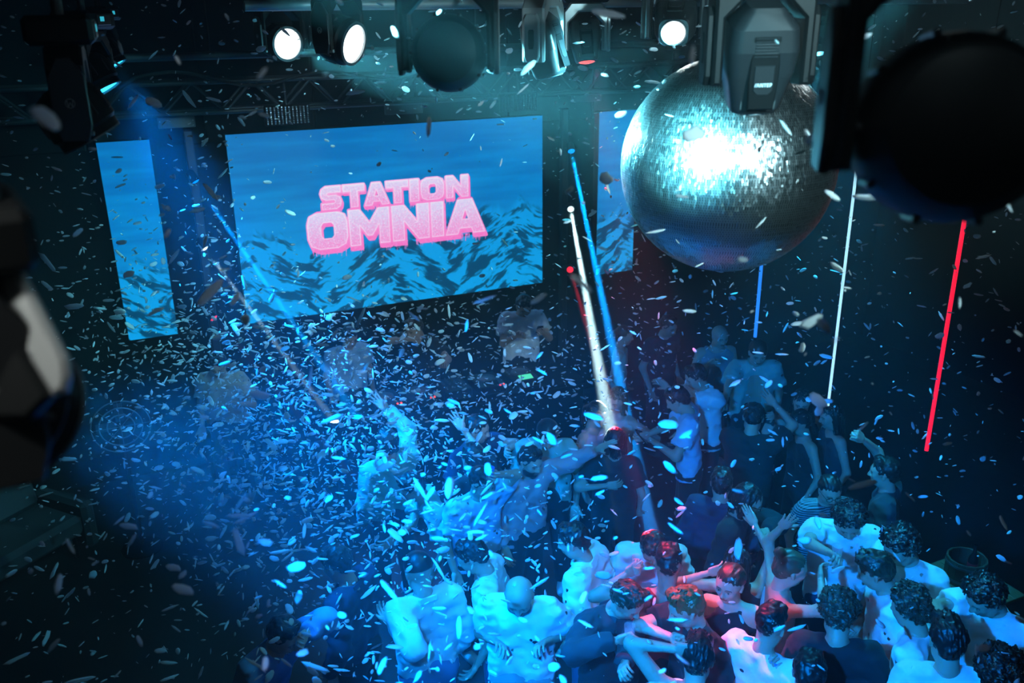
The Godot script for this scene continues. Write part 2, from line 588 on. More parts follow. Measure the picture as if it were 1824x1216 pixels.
	# the two lamp towers between the screens, three beam lamps each
	var cols := [["blue", Color(0.0, 0.3, 1.0), 3.405], ["white", Color(0.75, 0.97, 1.0), 2.695], ["red", Color(1.0, 0.02, 0.05), 1.92]]
	for s in [[0.795, "left"], [5.15, "right"]]:
		var t := thing("lamp_tower", "black lamp tower between wide screen and %s strip screen" % s[1], "tower", Vector3(s[0], 0, -9.93), "lamp towers beside the wide screen")
		part("post", box(Vector3(0.09, 3.9, 0.09), 0.01), mats.truss_metal, t, Transform3D(Basis(), Vector3(0, 1.95, 0)))
		part("foot", box(Vector3(0.5, 0.03, 0.4), 0.008), mats.black_plastic, t, Transform3D(Basis(), Vector3(0, 0.015, 0)))
		for c in cols:
			part("arm", box(Vector3(0.05, 0.05, 0.1), 0.006), mats.truss_metal, t, Transform3D(Basis(), Vector3(0, c[2], 0.08)))
		for c in cols:
			var at := Vector3(s[0], c[2], -9.73)
			var to: Vector3
			if s[1] == "right":
				to = {"blue": Vector3(4.154, 0.6, -6.268), "white": Vector3(3.813, 1.72, -6.526), "red": Vector3(3.85, 1.7, -6.5)}[c[0]]
			else:
				to = {"blue": Vector3(2.0, 1.0, -8.6), "white": Vector3(1.75, 1.0, -8.6), "red": Vector3(1.6, 0.8, -8.6)}[c[0]]
			var d := (to - at).normalized()
			var f := thing("beam_lamp", "small round %s beam lamp on the %s lamp tower" % [c[0], s[1]], "lamp", at, "beam lamps on the towers")
			var xf := Transform3D(look_basis(d), Vector3.ZERO)
			part("can", lathe([Vector2(0, -0.13), Vector2(0.03, -0.13), Vector2(0.045, -0.11), Vector2(0.05, 0.0), Vector2(0.047, 0.004), Vector2(0.04, -0.006)], 20), mats.black_plastic, f, xf)
			part("lamp_lens", lathe([Vector2(0, 0.012), Vector2(0.025, 0.008), Vector2(0.041, -0.004)], 20), glow("lamp_%s_%s" % [c[0], s[1]], c[1], 1.6), f, xf)
			part("bracket", rod(Vector3(0, 0, -0.05), Vector3(0, 0, -0.14), 0.02, 8), mats.truss_metal, f)
			var e: float = BEAM[c[0]] * (1.0 if s[1] == "right" else 0.7 if c[0] == "blue" else 0.25)
			spot("beam_light", at + d * 0.03, d, c[1], e, 0.9, 0.02, 0.3)

const BEAM := {"blue": 30000.0, "white": 17000.0, "red": 900.0}

# ------------------------------------------------------------------ lighting rig
# heads hang from pipes that run out from the stage wall; [kind] wash: short round head; beam: long tapered head
func hang(t: Node3D, height: float) -> void:   # the clamp and stem from the base up to its pipe
	part("stem", rod(Vector3(0, 0, 0), Vector3(0, height - 0.05, 0), 0.018, 10), mats.truss_metal, t)
	part("clamp", box(Vector3(0.07, 0.1, 0.09), 0.012), mats.grey_metal, t, Transform3D(Basis(), Vector3(0, height - 0.08, 0)))

func emblem() -> ArrayMesh:   # ring with a W inside, lies in xy
	var st := new_st()
	for k in 20:
		var a := TAU * k / 20
		var b := TAU * (k + 1) / 20
		rod_in(st, Vector3(cos(a), sin(a), 0) * 0.014, Vector3(cos(b), sin(b), 0) * 0.014, 0.0012, 6)
	var w := [Vector3(-0.009, 0.009, 0), Vector3(-0.006, -0.011, 0), Vector3(0, 0.003, 0), Vector3(0.006, -0.011, 0), Vector3(0.009, 0.009, 0)]
	for k in 4:
		rod_in(st, w[k], w[k + 1], 0.0014, 6)
	return done(st)

func yoke_outline(half: float, thick: float, top: float, drop: float) -> PackedVector2Array:   # upside-down U with cut corners
	var i := half - thick
	return PackedVector2Array([Vector2(-half, -drop), Vector2(-half, top - 0.06), Vector2(-half + 0.05, top), Vector2(half - 0.05, top), Vector2(half, top - 0.06), Vector2(half, -drop), Vector2(i, -drop), Vector2(i, top - 0.13), Vector2(i - 0.07, top - 0.06), Vector2(-i + 0.07, top - 0.06), Vector2(-i, top - 0.13), Vector2(-i, -drop)])

# axis: where the tilt axis crosses the middle of the head; aim: where the lens looks
func wash_head(called: String, label: String, axis: Vector3, aim: Vector3, pipe_y: float, lens: Material, group := "moving heads hanging from the rig", scale := 1.0, pan := 999.0, arms: Material = null) -> Node3D:
	var s := scale
	var d := aim.normalized()
	var yaw := atan2(d.x, d.z) if pan > 900.0 else pan
	var turn := Basis(Vector3.UP, yaw)
	var rise := 0.3 * s
	var t := thing(called, label, "stage light", axis + Vector3(0, rise + 0.11 * s, 0), group)
	var o := Vector3(0, -rise - 0.11 * s, 0)
	var body: Material = mats.black_plastic
	part("base", box(Vector3(0.38, 0.12, 0.27) * s, 0.02 * s), body, t, Transform3D(turn, Vector3(0, -0.05 * s, 0)))
	var panel := part("control_panel", box(Vector3(0.2, 0.07, 0.01) * s, 0.003), mats.dark_plastic, t, Transform3D(turn, turn * Vector3(0, -0.05 * s, 0.137 * s)))
	var shows: Material = glow("display_text", Color(0.05, 0.7, 0.9), 0.6) if not mats.has("display_text") else mats.display_text
	part("display", box(Vector3(0.055, 0.03, 0.003) * s), shows, panel, Transform3D(Basis(), Vector3(-0.03 * s, 0.006 * s, 0.006 * s)))
	part("yoke", slab(yoke_outline(0.185 * s, 0.03 * s, rise, 0.06 * s), 0.15 * s, 0.012 * s), body if arms == null else arms, t, Transform3D(turn, o))
	for k in [-1, 1]:
		part("arm_cover", slab(PackedVector2Array([Vector2(-0.04, -0.1), Vector2(0.04, -0.1), Vector2(0.055, -0.05), Vector2(0.055, 0.1), Vector2(0.02, 0.16), Vector2(-0.02, 0.16), Vector2(-0.055, 0.1), Vector2(-0.055, -0.05)]), 0.02 * s, 0.004), mats.dark_plastic if arms == null else arms, t, Transform3D(turn * Basis(Vector3.UP, PI / 2), o + turn * Vector3(k * 0.193 * s, 0.03, 0)))
		part("emblem", emblem(), mats.light_metal, t, Transform3D(turn * Basis(Vector3.UP, k * PI / 2), o + turn * Vector3(k * 0.2045 * s, 0.05, 0)))
		part("lock", box(Vector3(0.02, 0.022, 0.05) * s, 0.004), mats.grey_metal, t, Transform3D(turn, o + turn * Vector3(k * 0.17 * s, -0.065 * s, 0.05 * s)))
	var tb := look_basis(d, turn * Vector3(0, 0, -1) if absf(d.y) > 0.95 else Vector3.UP)
	var head := part("head", lathe([Vector2(0, -0.14), Vector2(0.06, -0.138), Vector2(0.115, -0.115), Vector2(0.142, -0.07), Vector2(0.15, -0.02), Vector2(0.15, 0.06), Vector2(0.138, 0.075), Vector2(0.138, 0.11), Vector2(0.131, 0.112), Vector2(0.126, 0.1)], 40), body, t, Transform3D(tb.scaled(Vector3.ONE * s), o))
	for k in 10:
		var a := TAU * k / 10
		part("cooling_fin", box(Vector3(0.012, 0.09, 0.02), 0.003), mats.dark_plastic, head, Transform3D(Basis(Vector3.UP, -a + PI / 2), Vector3(cos(a) * 0.147, -0.01, sin(a) * 0.147)))
	part("lens_ring", lathe([Vector2(0.126, 0.1), Vector2(0.139, 0.112), Vector2(0.139, 0.118), Vector2(0.12, 0.118), Vector2(0.118, 0.104)], 40), mats.grey_metal, head)
	part("lamp_lens", lathe([Vector2(0, 0.116), Vector2(0.06, 0.113), Vector2(0.119, 0.104)], 40), lens, head)
	hang(t, maxf(0.12, pipe_y - t.position.y))
	return t

func beam_fixture(called: String, label: String, axis: Vector3, aim: Vector3, pipe_y: float, lens: Material, text := "", yoke_mat: Material = null, scale := 1.0, pan := 999.0) -> Node3D:
	var s := scale
	var d := aim.normalized()
	var yaw := atan2(d.x, d.z) if pan > 900.0 else pan
	var turn := Basis(Vector3.UP, yaw)
	var rise := 0.24 * s
	var t := thing(called, label, "stage light", axis + Vector3(0, rise + 0.11 * s, 0), "moving heads hanging from the rig")
	var o := Vector3(0, -rise - 0.11 * s, 0)
	part("base", box(Vector3(0.34, 0.12, 0.26) * s, 0.02 * s), mats.black_plastic, t, Transform3D(turn, Vector3(0, -0.05 * s, 0)))
	var ym: Material = yoke_mat if yoke_mat else mats.dark_plastic
	part("yoke", slab(yoke_outline(0.165 * s, 0.035 * s, rise, 0.1 * s), 0.13 * s, 0.01 * s), ym, t, Transform3D(turn, o))
	for k in [-1, 1]:
		part("arm_cover", slab(PackedVector2Array([Vector2(-0.03, -0.1), Vector2(0.03, -0.1), Vector2(0.045, -0.07), Vector2(0.045, 0.12), Vector2(0.03, 0.15), Vector2(-0.03, 0.15), Vector2(-0.045, 0.12), Vector2(-0.045, -0.07)]), 0.025 * s, 0.006), ym, t, Transform3D(turn * Basis(Vector3.UP, PI / 2), o + turn * Vector3(k * 0.175 * s, 0, 0)))
		part("name_plate", slab(PackedVector2Array([Vector2(-0.012, -0.05), Vector2(0.012, -0.05), Vector2(0.016, -0.03), Vector2(0.016, 0.04), Vector2(0.012, 0.05), Vector2(-0.012, 0.05), Vector2(-0.016, 0.04), Vector2(-0.016, -0.03)]), 0.004, 0.001), mats.black_plastic if yoke_mat else mats.dark_plastic, t, Transform3D(turn * Basis(Vector3.UP, PI / 2), o + turn * Vector3(k * 0.189 * s, 0.02, 0)))
	var tb := look_basis(d, turn * Vector3(0, 0, -1))
	var head := part("head", loft([[-0.16, 0.055, 0.05, 0.02], [-0.145, 0.07, 0.06, 0.03], [-0.1, 0.108, 0.088, 0.035], [-0.03, 0.117, 0.096, 0.04], [0.05, 0.11, 0.092, 0.04], [0.17, 0.084, 0.078, 0.04], [0.185, 0.078, 0.072, 0.04]]), mats.dark_plastic, t, Transform3D(tb.scaled(Vector3.ONE * s), o))
	for k in [-1, 1]:
		var tilt := Basis(Vector3.RIGHT, k * 0.1)
		var cover := part("access_panel", slab(PackedVector2Array([Vector2(-0.048, -0.085), Vector2(0.048, -0.085), Vector2(0.05, 0.06), Vector2(0.043, 0.155), Vector2(-0.043, 0.155), Vector2(-0.05, 0.06)]), 0.012, 0.004), mats.black_plastic, head, Transform3D(tilt, Vector3(0, 0.0, k * 0.0925)))
		for j in 7:
			part("vent_slat", box(Vector3(0.078, 0.004, 0.006), 0.0015), mats.dark_plastic, cover, Transform3D(Basis(), Vector3(0, -0.075 + j * 0.0095, k * 0.0075)))
		part("hatch", slab(PackedVector2Array([Vector2(-0.033, 0.01), Vector2(0.033, 0.01), Vector2(0.033, 0.09), Vector2(0.018, 0.105), Vector2(-0.018, 0.105), Vector2(-0.033, 0.09)]), 0.008, 0.002), mats.dark_plastic, cover, Transform3D(Basis(), Vector3(0, 0, k * 0.006)))
		if text:
			part("lettering", words(text, 0.0125, 0.001), mats.paint_white, cover, Transform3D(Basis(Vector3.BACK, PI) if k > 0 else Basis(Vector3.RIGHT, PI), Vector3(0, 0.072, k * 0.0108)))
		for j in [-1, 1]:
			part("rail", rod(Vector3(j * 0.066, -0.06, k * 0.088), Vector3(j * 0.055, 0.165, k * 0.076), 0.004, 6), mats.grey_metal, head)
	part("lens_ring", lathe([Vector2(0.066, 0.18), Vector2(0.072, 0.188), Vector2(0.068, 0.192), Vector2(0.06, 0.188)], 32), mats.grey_metal, head)
	part("lamp_lens", lathe([Vector2(0, 0.2), Vector2(0.03, 0.197), Vector2(0.062, 0.187)], 32), lens, head)
	hang(t, maxf(0.12, pipe_y - t.position.y))
	return t

func build_rig() -> void:
	var dead := mat("dead_lens", Color(0.03, 0.035, 0.04), 0.06)
	var white := Color(0.14, 0.78, 0.98)
	var blue := Color(0.0, 0.23, 1.0)
	var w_lens := glow("lamp_white", Color(0.85, 0.98, 1.0), 5.0)
	var b_lens := glow("lamp_blue", Color(0.02, 0.5, 1.0), 5.0)
	var c_lens := glow("lamp_cyan", Color(0.15, 0.75, 1.0), 6.0)
	var r_lens := glow("lamp_red", Color(1.0, 0.1, 0.1), 1.6)
	var ball := BALL
	# pipes
	for p in [[0.02, 5.35, "leftmost"], [1.24, 5.42, "second"], [2.2, 5.4, "third"], [3.12, 5.38, "fourth"], [4.63, 5.4, "rightmost"]]:
		var t := thing("rig_pipe", "%s long steel lighting pipe running from stage towards gallery" % p[2], "pipe", Vector3(p[0], p[1], -9.2), "lighting pipes under the ceiling")
		part("tube", rod(Vector3.ZERO, Vector3(0, 0, 10.0), 0.026, 12), mats.truss_metal, t)
		for k in 4:
			part("hanger", rod(Vector3(0, 0, 0.6 + k * 3.1), Vector3(0, 6.2 - p[1], 0.6 + k * 3.1), 0.008, 6), mats.truss_metal, t)
	for p in [[Vector3(1.0, 5.06, -6.62), Vector3(7.8, 5.06, -6.62), "grey cross pipe at the top of the picture behind the mirror ball"], [Vector3(0.2, 4.66, -8.9), Vector3(6.4, 4.66, -8.9), "dark cross pipe just in front of the lattice truss"]]:
		var t := thing("cross_pipe", p[2], "pipe", p[0])
		part("tube", rod(Vector3.ZERO, p[1] - p[0], 0.035, 12), mats.light_metal if p[0].y > 5 else mats.truss_metal, t)
		for k in 3:
			part("hanger", rod(Vector3(0.8 + k * 2.6, 0, 0), Vector3(0.8 + k * 2.6, 6.2 - p[0].y, 0), 0.008, 6), mats.truss_metal, t)
	# dark heads seen from behind
	wash_head("moving_head", "huge blurred black moving head close to the camera at upper right", Vector3(1.251, 4.814, -1.06), Vector3(0.52, -0.12, -0.75), 5.42, dead)
	wash_head("moving_head", "black round moving head with ring emblem hanging above the wide screen", Vector3(1.135, 4.868, -3.057), Vector3(0.42, -0.1, -0.9), 5.42, dead, "moving heads hanging from the rig", 0.86)
	# white washes aimed at the mirror ball
	for g in [[Vector3(1.376, 4.8, -7.471), "lit white moving head at upper left, round lens facing the gallery", 0.95, 1.0], [Vector3(1.26, 4.871, -5.108), "lit white moving head seen side-on, throwing its beam right towards the mirror ball", 0.85, 0.65]]:
		var d: Vector3 = (ball - g[0]).normalized()
		wash_head("moving_head", g[1], g[0], d, 5.42, w_lens, "moving heads hanging from the rig", g[2])
		spot("white_light", g[0] + d * 0.125 * g[2], d, white, WHITE * g[3], 6.5, 0.1, 0.35)
	# beam heads
	beam_fixture("beam_moving_head", "black tapered moving head hanging in front of the mirror ball", Vector3(2.043, 4.861, -2.534), Vector3(0.12, -1.0, -0.25), 5.4, dead, "/ANTEP", mats.black_plastic, 1.0, -0.40)
	beam_fixture("beam_moving_head", "grey tapered moving head seen side-on with pale oblong yoke arm", Vector3(2.321, 4.84, -4.734), Vector3(0.2, -1.0, 0.12), 5.4, dead, "", mats.light_metal, 1.0, 0.75)
	var dr := (Vector3(2.95, 1.4, -3.7) - Vector3(3.147, 4.835, -5.764)).normalized()
	beam_fixture("beam_moving_head", "grey moving head with glowing red lens at top middle", Vector3(3.147, 4.835, -5.764), Vector3(-0.05, -1.0, 0.28), 5.38, r_lens, "", mats.light_metal, 0.92, -0.4)
	spot("red_light", Vector3(3.147, 4.835, -5.764) + dr * 0.2, dr, Color(1.0, 0.03, 0.12), RED, 10.0, 0.06, 0.6)
	var df := Vector3(-0.1, -1.0, 0.3).normalized()
	beam_fixture("beam_moving_head", "grey moving head with glowing cyan lens right of the mirror ball", Vector3(4.631, 4.871, -5.118), df, 5.4, c_lens, "", mats.light_metal, 0.92, -0.4)
	spot("cyan_light", Vector3(4.631, 4.871, -5.118) + df * 0.19, df, Color(0.01, 0.42, 0.85), CYAN, 30.0, 0.055, 0.8)
	# the glaring white head behind the mirror ball, half hidden by the tapered one
	var d3 := (Vector3(3.3, 1.0, -6.2) - Vector3(3.0, 4.95, -4.45)).normalized()
	beam_fixture("beam_moving_head", "black moving head with glaring white lens just left above the mirror ball", Vector3(3.0, 4.95, -4.45), Vector3(-0.55, -0.35, 0.75), 5.38, glow("lamp_glare", Color(0.85, 0.98, 1.0), 30.0), "", null, 1.0)
	spot("glare_light", Vector3(3.0, 4.95, -4.45) + Vector3(-0.55, -0.35, 0.75).normalized() * 0.21, Vector3(-0.45, -0.8, -0.25), Color(0.05, 0.68, 0.95), GLARE, 48.0, 0.06, 0.8)
	spot("glare_light", Vector3(3.0, 4.95, -4.45) + Vector3(-0.55, -0.35, 0.75).normalized() * 0.21, Vector3(-0.6, -0.3, -0.72), Color(0.16, 0.76, 0.95), ADDED_SWEEP, 27.0, 0.06, 0.8)  # second spot added at this lamp to brighten haze and flakes
	# white head right of the ball, hidden behind the near black one
	var a4 := Vector3(4.5, 5.5, -3.9)
	var d4 := (ball - a4).normalized()
	wash_head("moving_head", "lit white moving head high at the right, aimed at mirror ball", a4, d4, 6.2, w_lens, "moving heads outside the picture")
	spot("white_light", a4 + d4 * 0.13, d4, white, WHITE * 0.25, 9.0, 0.1, 0.4)
	# two white heads above the gallery, outside the picture, aimed at the ball
	for q in [[Vector3(0.1, 5.75, -0.1), "front edge of gallery ceiling", 0.1], [Vector3(0.02, 5.25, -1.9), "leftmost pipe above the picture", 1.0]]:
		var a: Vector3 = q[0]
		var dd: Vector3 = (ball - a).normalized()
		wash_head("moving_head", "lit white moving head at the %s aimed at mirror ball" % q[1], a, dd, 6.2, w_lens, "moving heads outside the picture", 0.7)
		spot("white_light", a + dd * 0.1, dd, white, WHITE * q[2], 5.5, 0.08, 0.4)
	# soft white front light on the decks
	var fa := Vector3(1.7, 5.75, 1.2)
	var fd := (Vector3(2.9, 2.9, -8.8) - fa).normalized()
	wash_head("moving_head", "lit white moving head at the gallery ceiling aimed at DJ booth", fa, fd, 6.2, w_lens, "moving heads outside the picture", 0.7)
	spot("front_light", fa + fd * 0.1, fd, Color(0.5, 0.9, 1.0), FRONT, 16.0, 0.08, 0.7)
	# unseen light added under the ceiling to brighten paper falling close to the camera
	var wl := thing("added_fill_light", "added square fill light under the ceiling just above the picture", "added light", Vector3(1.0, 6.2, -0.8))
	part("casing", box(Vector3(0.34, 0.05, 0.34), 0.008), mats.black_plastic, wl, Transform3D(Basis(), Vector3(0, -0.025, 0)))
	part("lamp_panel", box(Vector3(0.28, 0.01, 0.28), 0.002), glow("lamp_added_fill", Color(1.0, 0.97, 0.92), 1.5), wl, Transform3D(Basis(), Vector3(0, -0.055, 0)))
	spot("added_fill_spot", Vector3(1.0, 6.13, -0.8), Vector3(0.2, -0.8, -0.55), Color(0.62, 0.9, 1.0), ADDED_FILL, 58.0, 0.12, 0.7)
	# unseen wash added to light the pale edge of the close head
	var ka := Vector3(-0.75, 5.7, -0.75)
	var kd := (Vector3(-0.15, 4.62, -1.16) - ka).normalized()
	wash_head("moving_head", "added small moving head above the left edge lighting the close head", ka, kd, 6.2, w_lens, "moving heads outside the picture", 0.5)
	spot("added_edge_light", ka + kd * 0.08, kd, Color(0.9, 0.95, 0.9), 2.2, 14.0, 0.05, 0.7)
	# the row of blue washes on the leftmost pipe
	var row := [[Vector3(-0.186, 4.538, -1.238), Vector3(0.62, -0.58, -0.54), "blurred grey-edged blue moving head close to camera at left edge", 0.62], [Vector3(-0.074, 4.693, -3.408), Vector3(0.44, -0.89, 0.02), "black moving head with blue light at upper left, nearest of three", 0.75], [Vector3(-0.004, 4.717, -5.253), Vector3(0.42, -0.84, 0.2), "black moving head with blue light at upper left, second of three", 0.75], [Vector3(0.099, 4.753, -7.088), Vector3(0.42, -0.84, 0.16), "black moving head with blue light at upper left, farthest of three", 0.75]]
	for k in 4:
		var g: Array = row[k]
		var d: Vector3 = g[1].normalized()
		var t := wash_head("moving_head", g[2], g[0], d, 5.35, b_lens, "blue moving heads on the leftmost pipe", g[3], -1.42 if k == 0 else 999.0)
		spot("blue_light", g[0] + d * 0.128 * g[3], d, blue, BLUE[k], [25.0, 19.0, 17.0, 17.0][k], 0.07, 0.6)
		if k == 0:   # the pale bevelled edge of its yoke arm, nearest the camera
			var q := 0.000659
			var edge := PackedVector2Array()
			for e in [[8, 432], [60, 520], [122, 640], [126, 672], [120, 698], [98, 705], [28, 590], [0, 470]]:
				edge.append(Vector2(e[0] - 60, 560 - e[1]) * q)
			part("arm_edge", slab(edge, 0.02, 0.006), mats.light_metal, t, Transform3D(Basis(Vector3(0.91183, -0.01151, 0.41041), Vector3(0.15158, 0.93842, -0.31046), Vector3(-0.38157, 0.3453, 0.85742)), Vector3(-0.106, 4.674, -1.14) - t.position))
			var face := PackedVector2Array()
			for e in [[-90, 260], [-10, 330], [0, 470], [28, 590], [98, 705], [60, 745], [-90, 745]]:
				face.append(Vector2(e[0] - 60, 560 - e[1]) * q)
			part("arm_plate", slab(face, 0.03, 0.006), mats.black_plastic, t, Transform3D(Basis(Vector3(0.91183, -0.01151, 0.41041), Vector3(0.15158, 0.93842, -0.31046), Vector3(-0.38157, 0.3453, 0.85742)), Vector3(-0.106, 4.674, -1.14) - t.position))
	# upright LED tubes hanging over the dance floor on the right
	for g in [[Vector3(5.499, 2.0, -6.524), Color(0.02, 0.25, 1.0), "blue", "thin upright blue LED tube hanging just below the mirror ball", 1.6, 0.016], [Vector3(4.99, 2.0, -4.972), Color(0.45, 0.85, 1.0), "white", "thin upright pale white LED tube hanging right of mirror ball", 2.2, 0.011], [Vector3(5.068, 2.0, -4.063), Color(1.0, 0.01, 0.05), "red", "thin upright red LED tube hanging at the right edge", 2.4, 0.014]]:
		var t := thing("led_tube", g[3], "light tube", g[0], "hanging LED tubes")
		part("tube_light", rod(Vector3.ZERO, Vector3(0, g[4], 0), g[5], 12), glow("tube_" + g[2], g[1], 1.1), t)
		part("end_cap", lathe([Vector2(0, -0.03), Vector2(0.012, -0.028), Vector2(0.018, 0.0), Vector2(0, 0.0)], 12), mats.black_plastic, t)
		part("wire", rod(Vector3(0, g[4], 0), Vector3(0, 4.2, 0), 0.004, 6), mats.rubber, t)

const BALL := Vector3(2.673, 4.306, -3.476)
const WHITE := 200.0
const GLARE := 5.0
const FRONT := 36.0
const ADDED_FILL := 0.8
const ADDED_SWEEP := 36.0
const RED := 36.0
const CYAN := 26.0
const BLUE := [72.0, 22.0, 62.0, 115.0]

# ------------------------------------------------------------------ mirror ball
func build_ball() -> void:
	var t := thing("mirror_ball", "huge glittering mirror ball hanging over the dance floor", "mirror ball", BALL)
	var core := SphereMesh.new()
	core.radius = 0.494
	core.height = 0.988
	core.radial_segments = 96
	core.rings = 48
	part("core", core, mats.ball_core, t)
	var r := RandomNumberGenerator.new()
	r.seed = 77
	var v := PackedVector3Array()
	var nn := PackedVector3Array()
	var rows := 136
	for i in rows:
		var lat := -PI / 2 + PI * (i + 0.5) / rows
		var n := maxi(4, int(round(TAU * cos(lat) * 0.5 / 0.0116)))
		var shift := r.randf()
		for k in n:
			var lon := TAU * (k + shift) / n
			var c := Vector3(cos(lat) * cos(lon), sin(lat), cos(lat) * sin(lon))
			var e := Vector3(-sin(lon), 0, cos(lon))
			var u := c.cross(e).normalized()
			c = (c + e * r.randfn(0, 0.075) + u * r.randfn(0, 0.06)).normalized()
			e = (e - c * e.dot(c)).normalized()
			u = c.cross(e).normalized()
			var at := Vector3(cos(lat) * cos(lon), sin(lat), cos(lat) * sin(lon)) * 0.5
			var hw := PI * cos(lat) * 0.5 / n - 0.0014
			var hh := PI * 0.25 / rows * 2.0 - 0.0017
			var q := [at - e * hw - u * hh, at + e * hw - u * hh, at + e * hw + u * hh, at - e * hw + u * hh]
			for j in [0, 2, 1, 0, 3, 2]:
				v.append(q[j])
				nn.append(c)
	var a := []
	a.resize(Mesh.ARRAY_MAX)
	a[Mesh.ARRAY_VERTEX] = v
	a[Mesh.ARRAY_NORMAL] = nn
	var m := ArrayMesh.new()
	m.add_surface_from_arrays(Mesh.PRIMITIVE_TRIANGLES, a)
	var tiles := part("mirror_tiles", m, mats.mirror, t)
	tag(tiles, "thousands of small square mirror tiles", "", "", "stuff")
	part("motor", lathe([Vector2(0, 0.47), Vector2(0.1, 0.47), Vector2(0.1, 0.52), Vector2(0.06, 0.53), Vector2(0.06, 0.62), Vector2(0.02, 0.63), Vector2(0.0, 0.63)], 24), mats.grey_metal, t)
	part("chain", rod(Vector3(0, 0.6, 0), Vector3(0, 1.9, 0), 0.012, 8), mats.grey_metal, t)

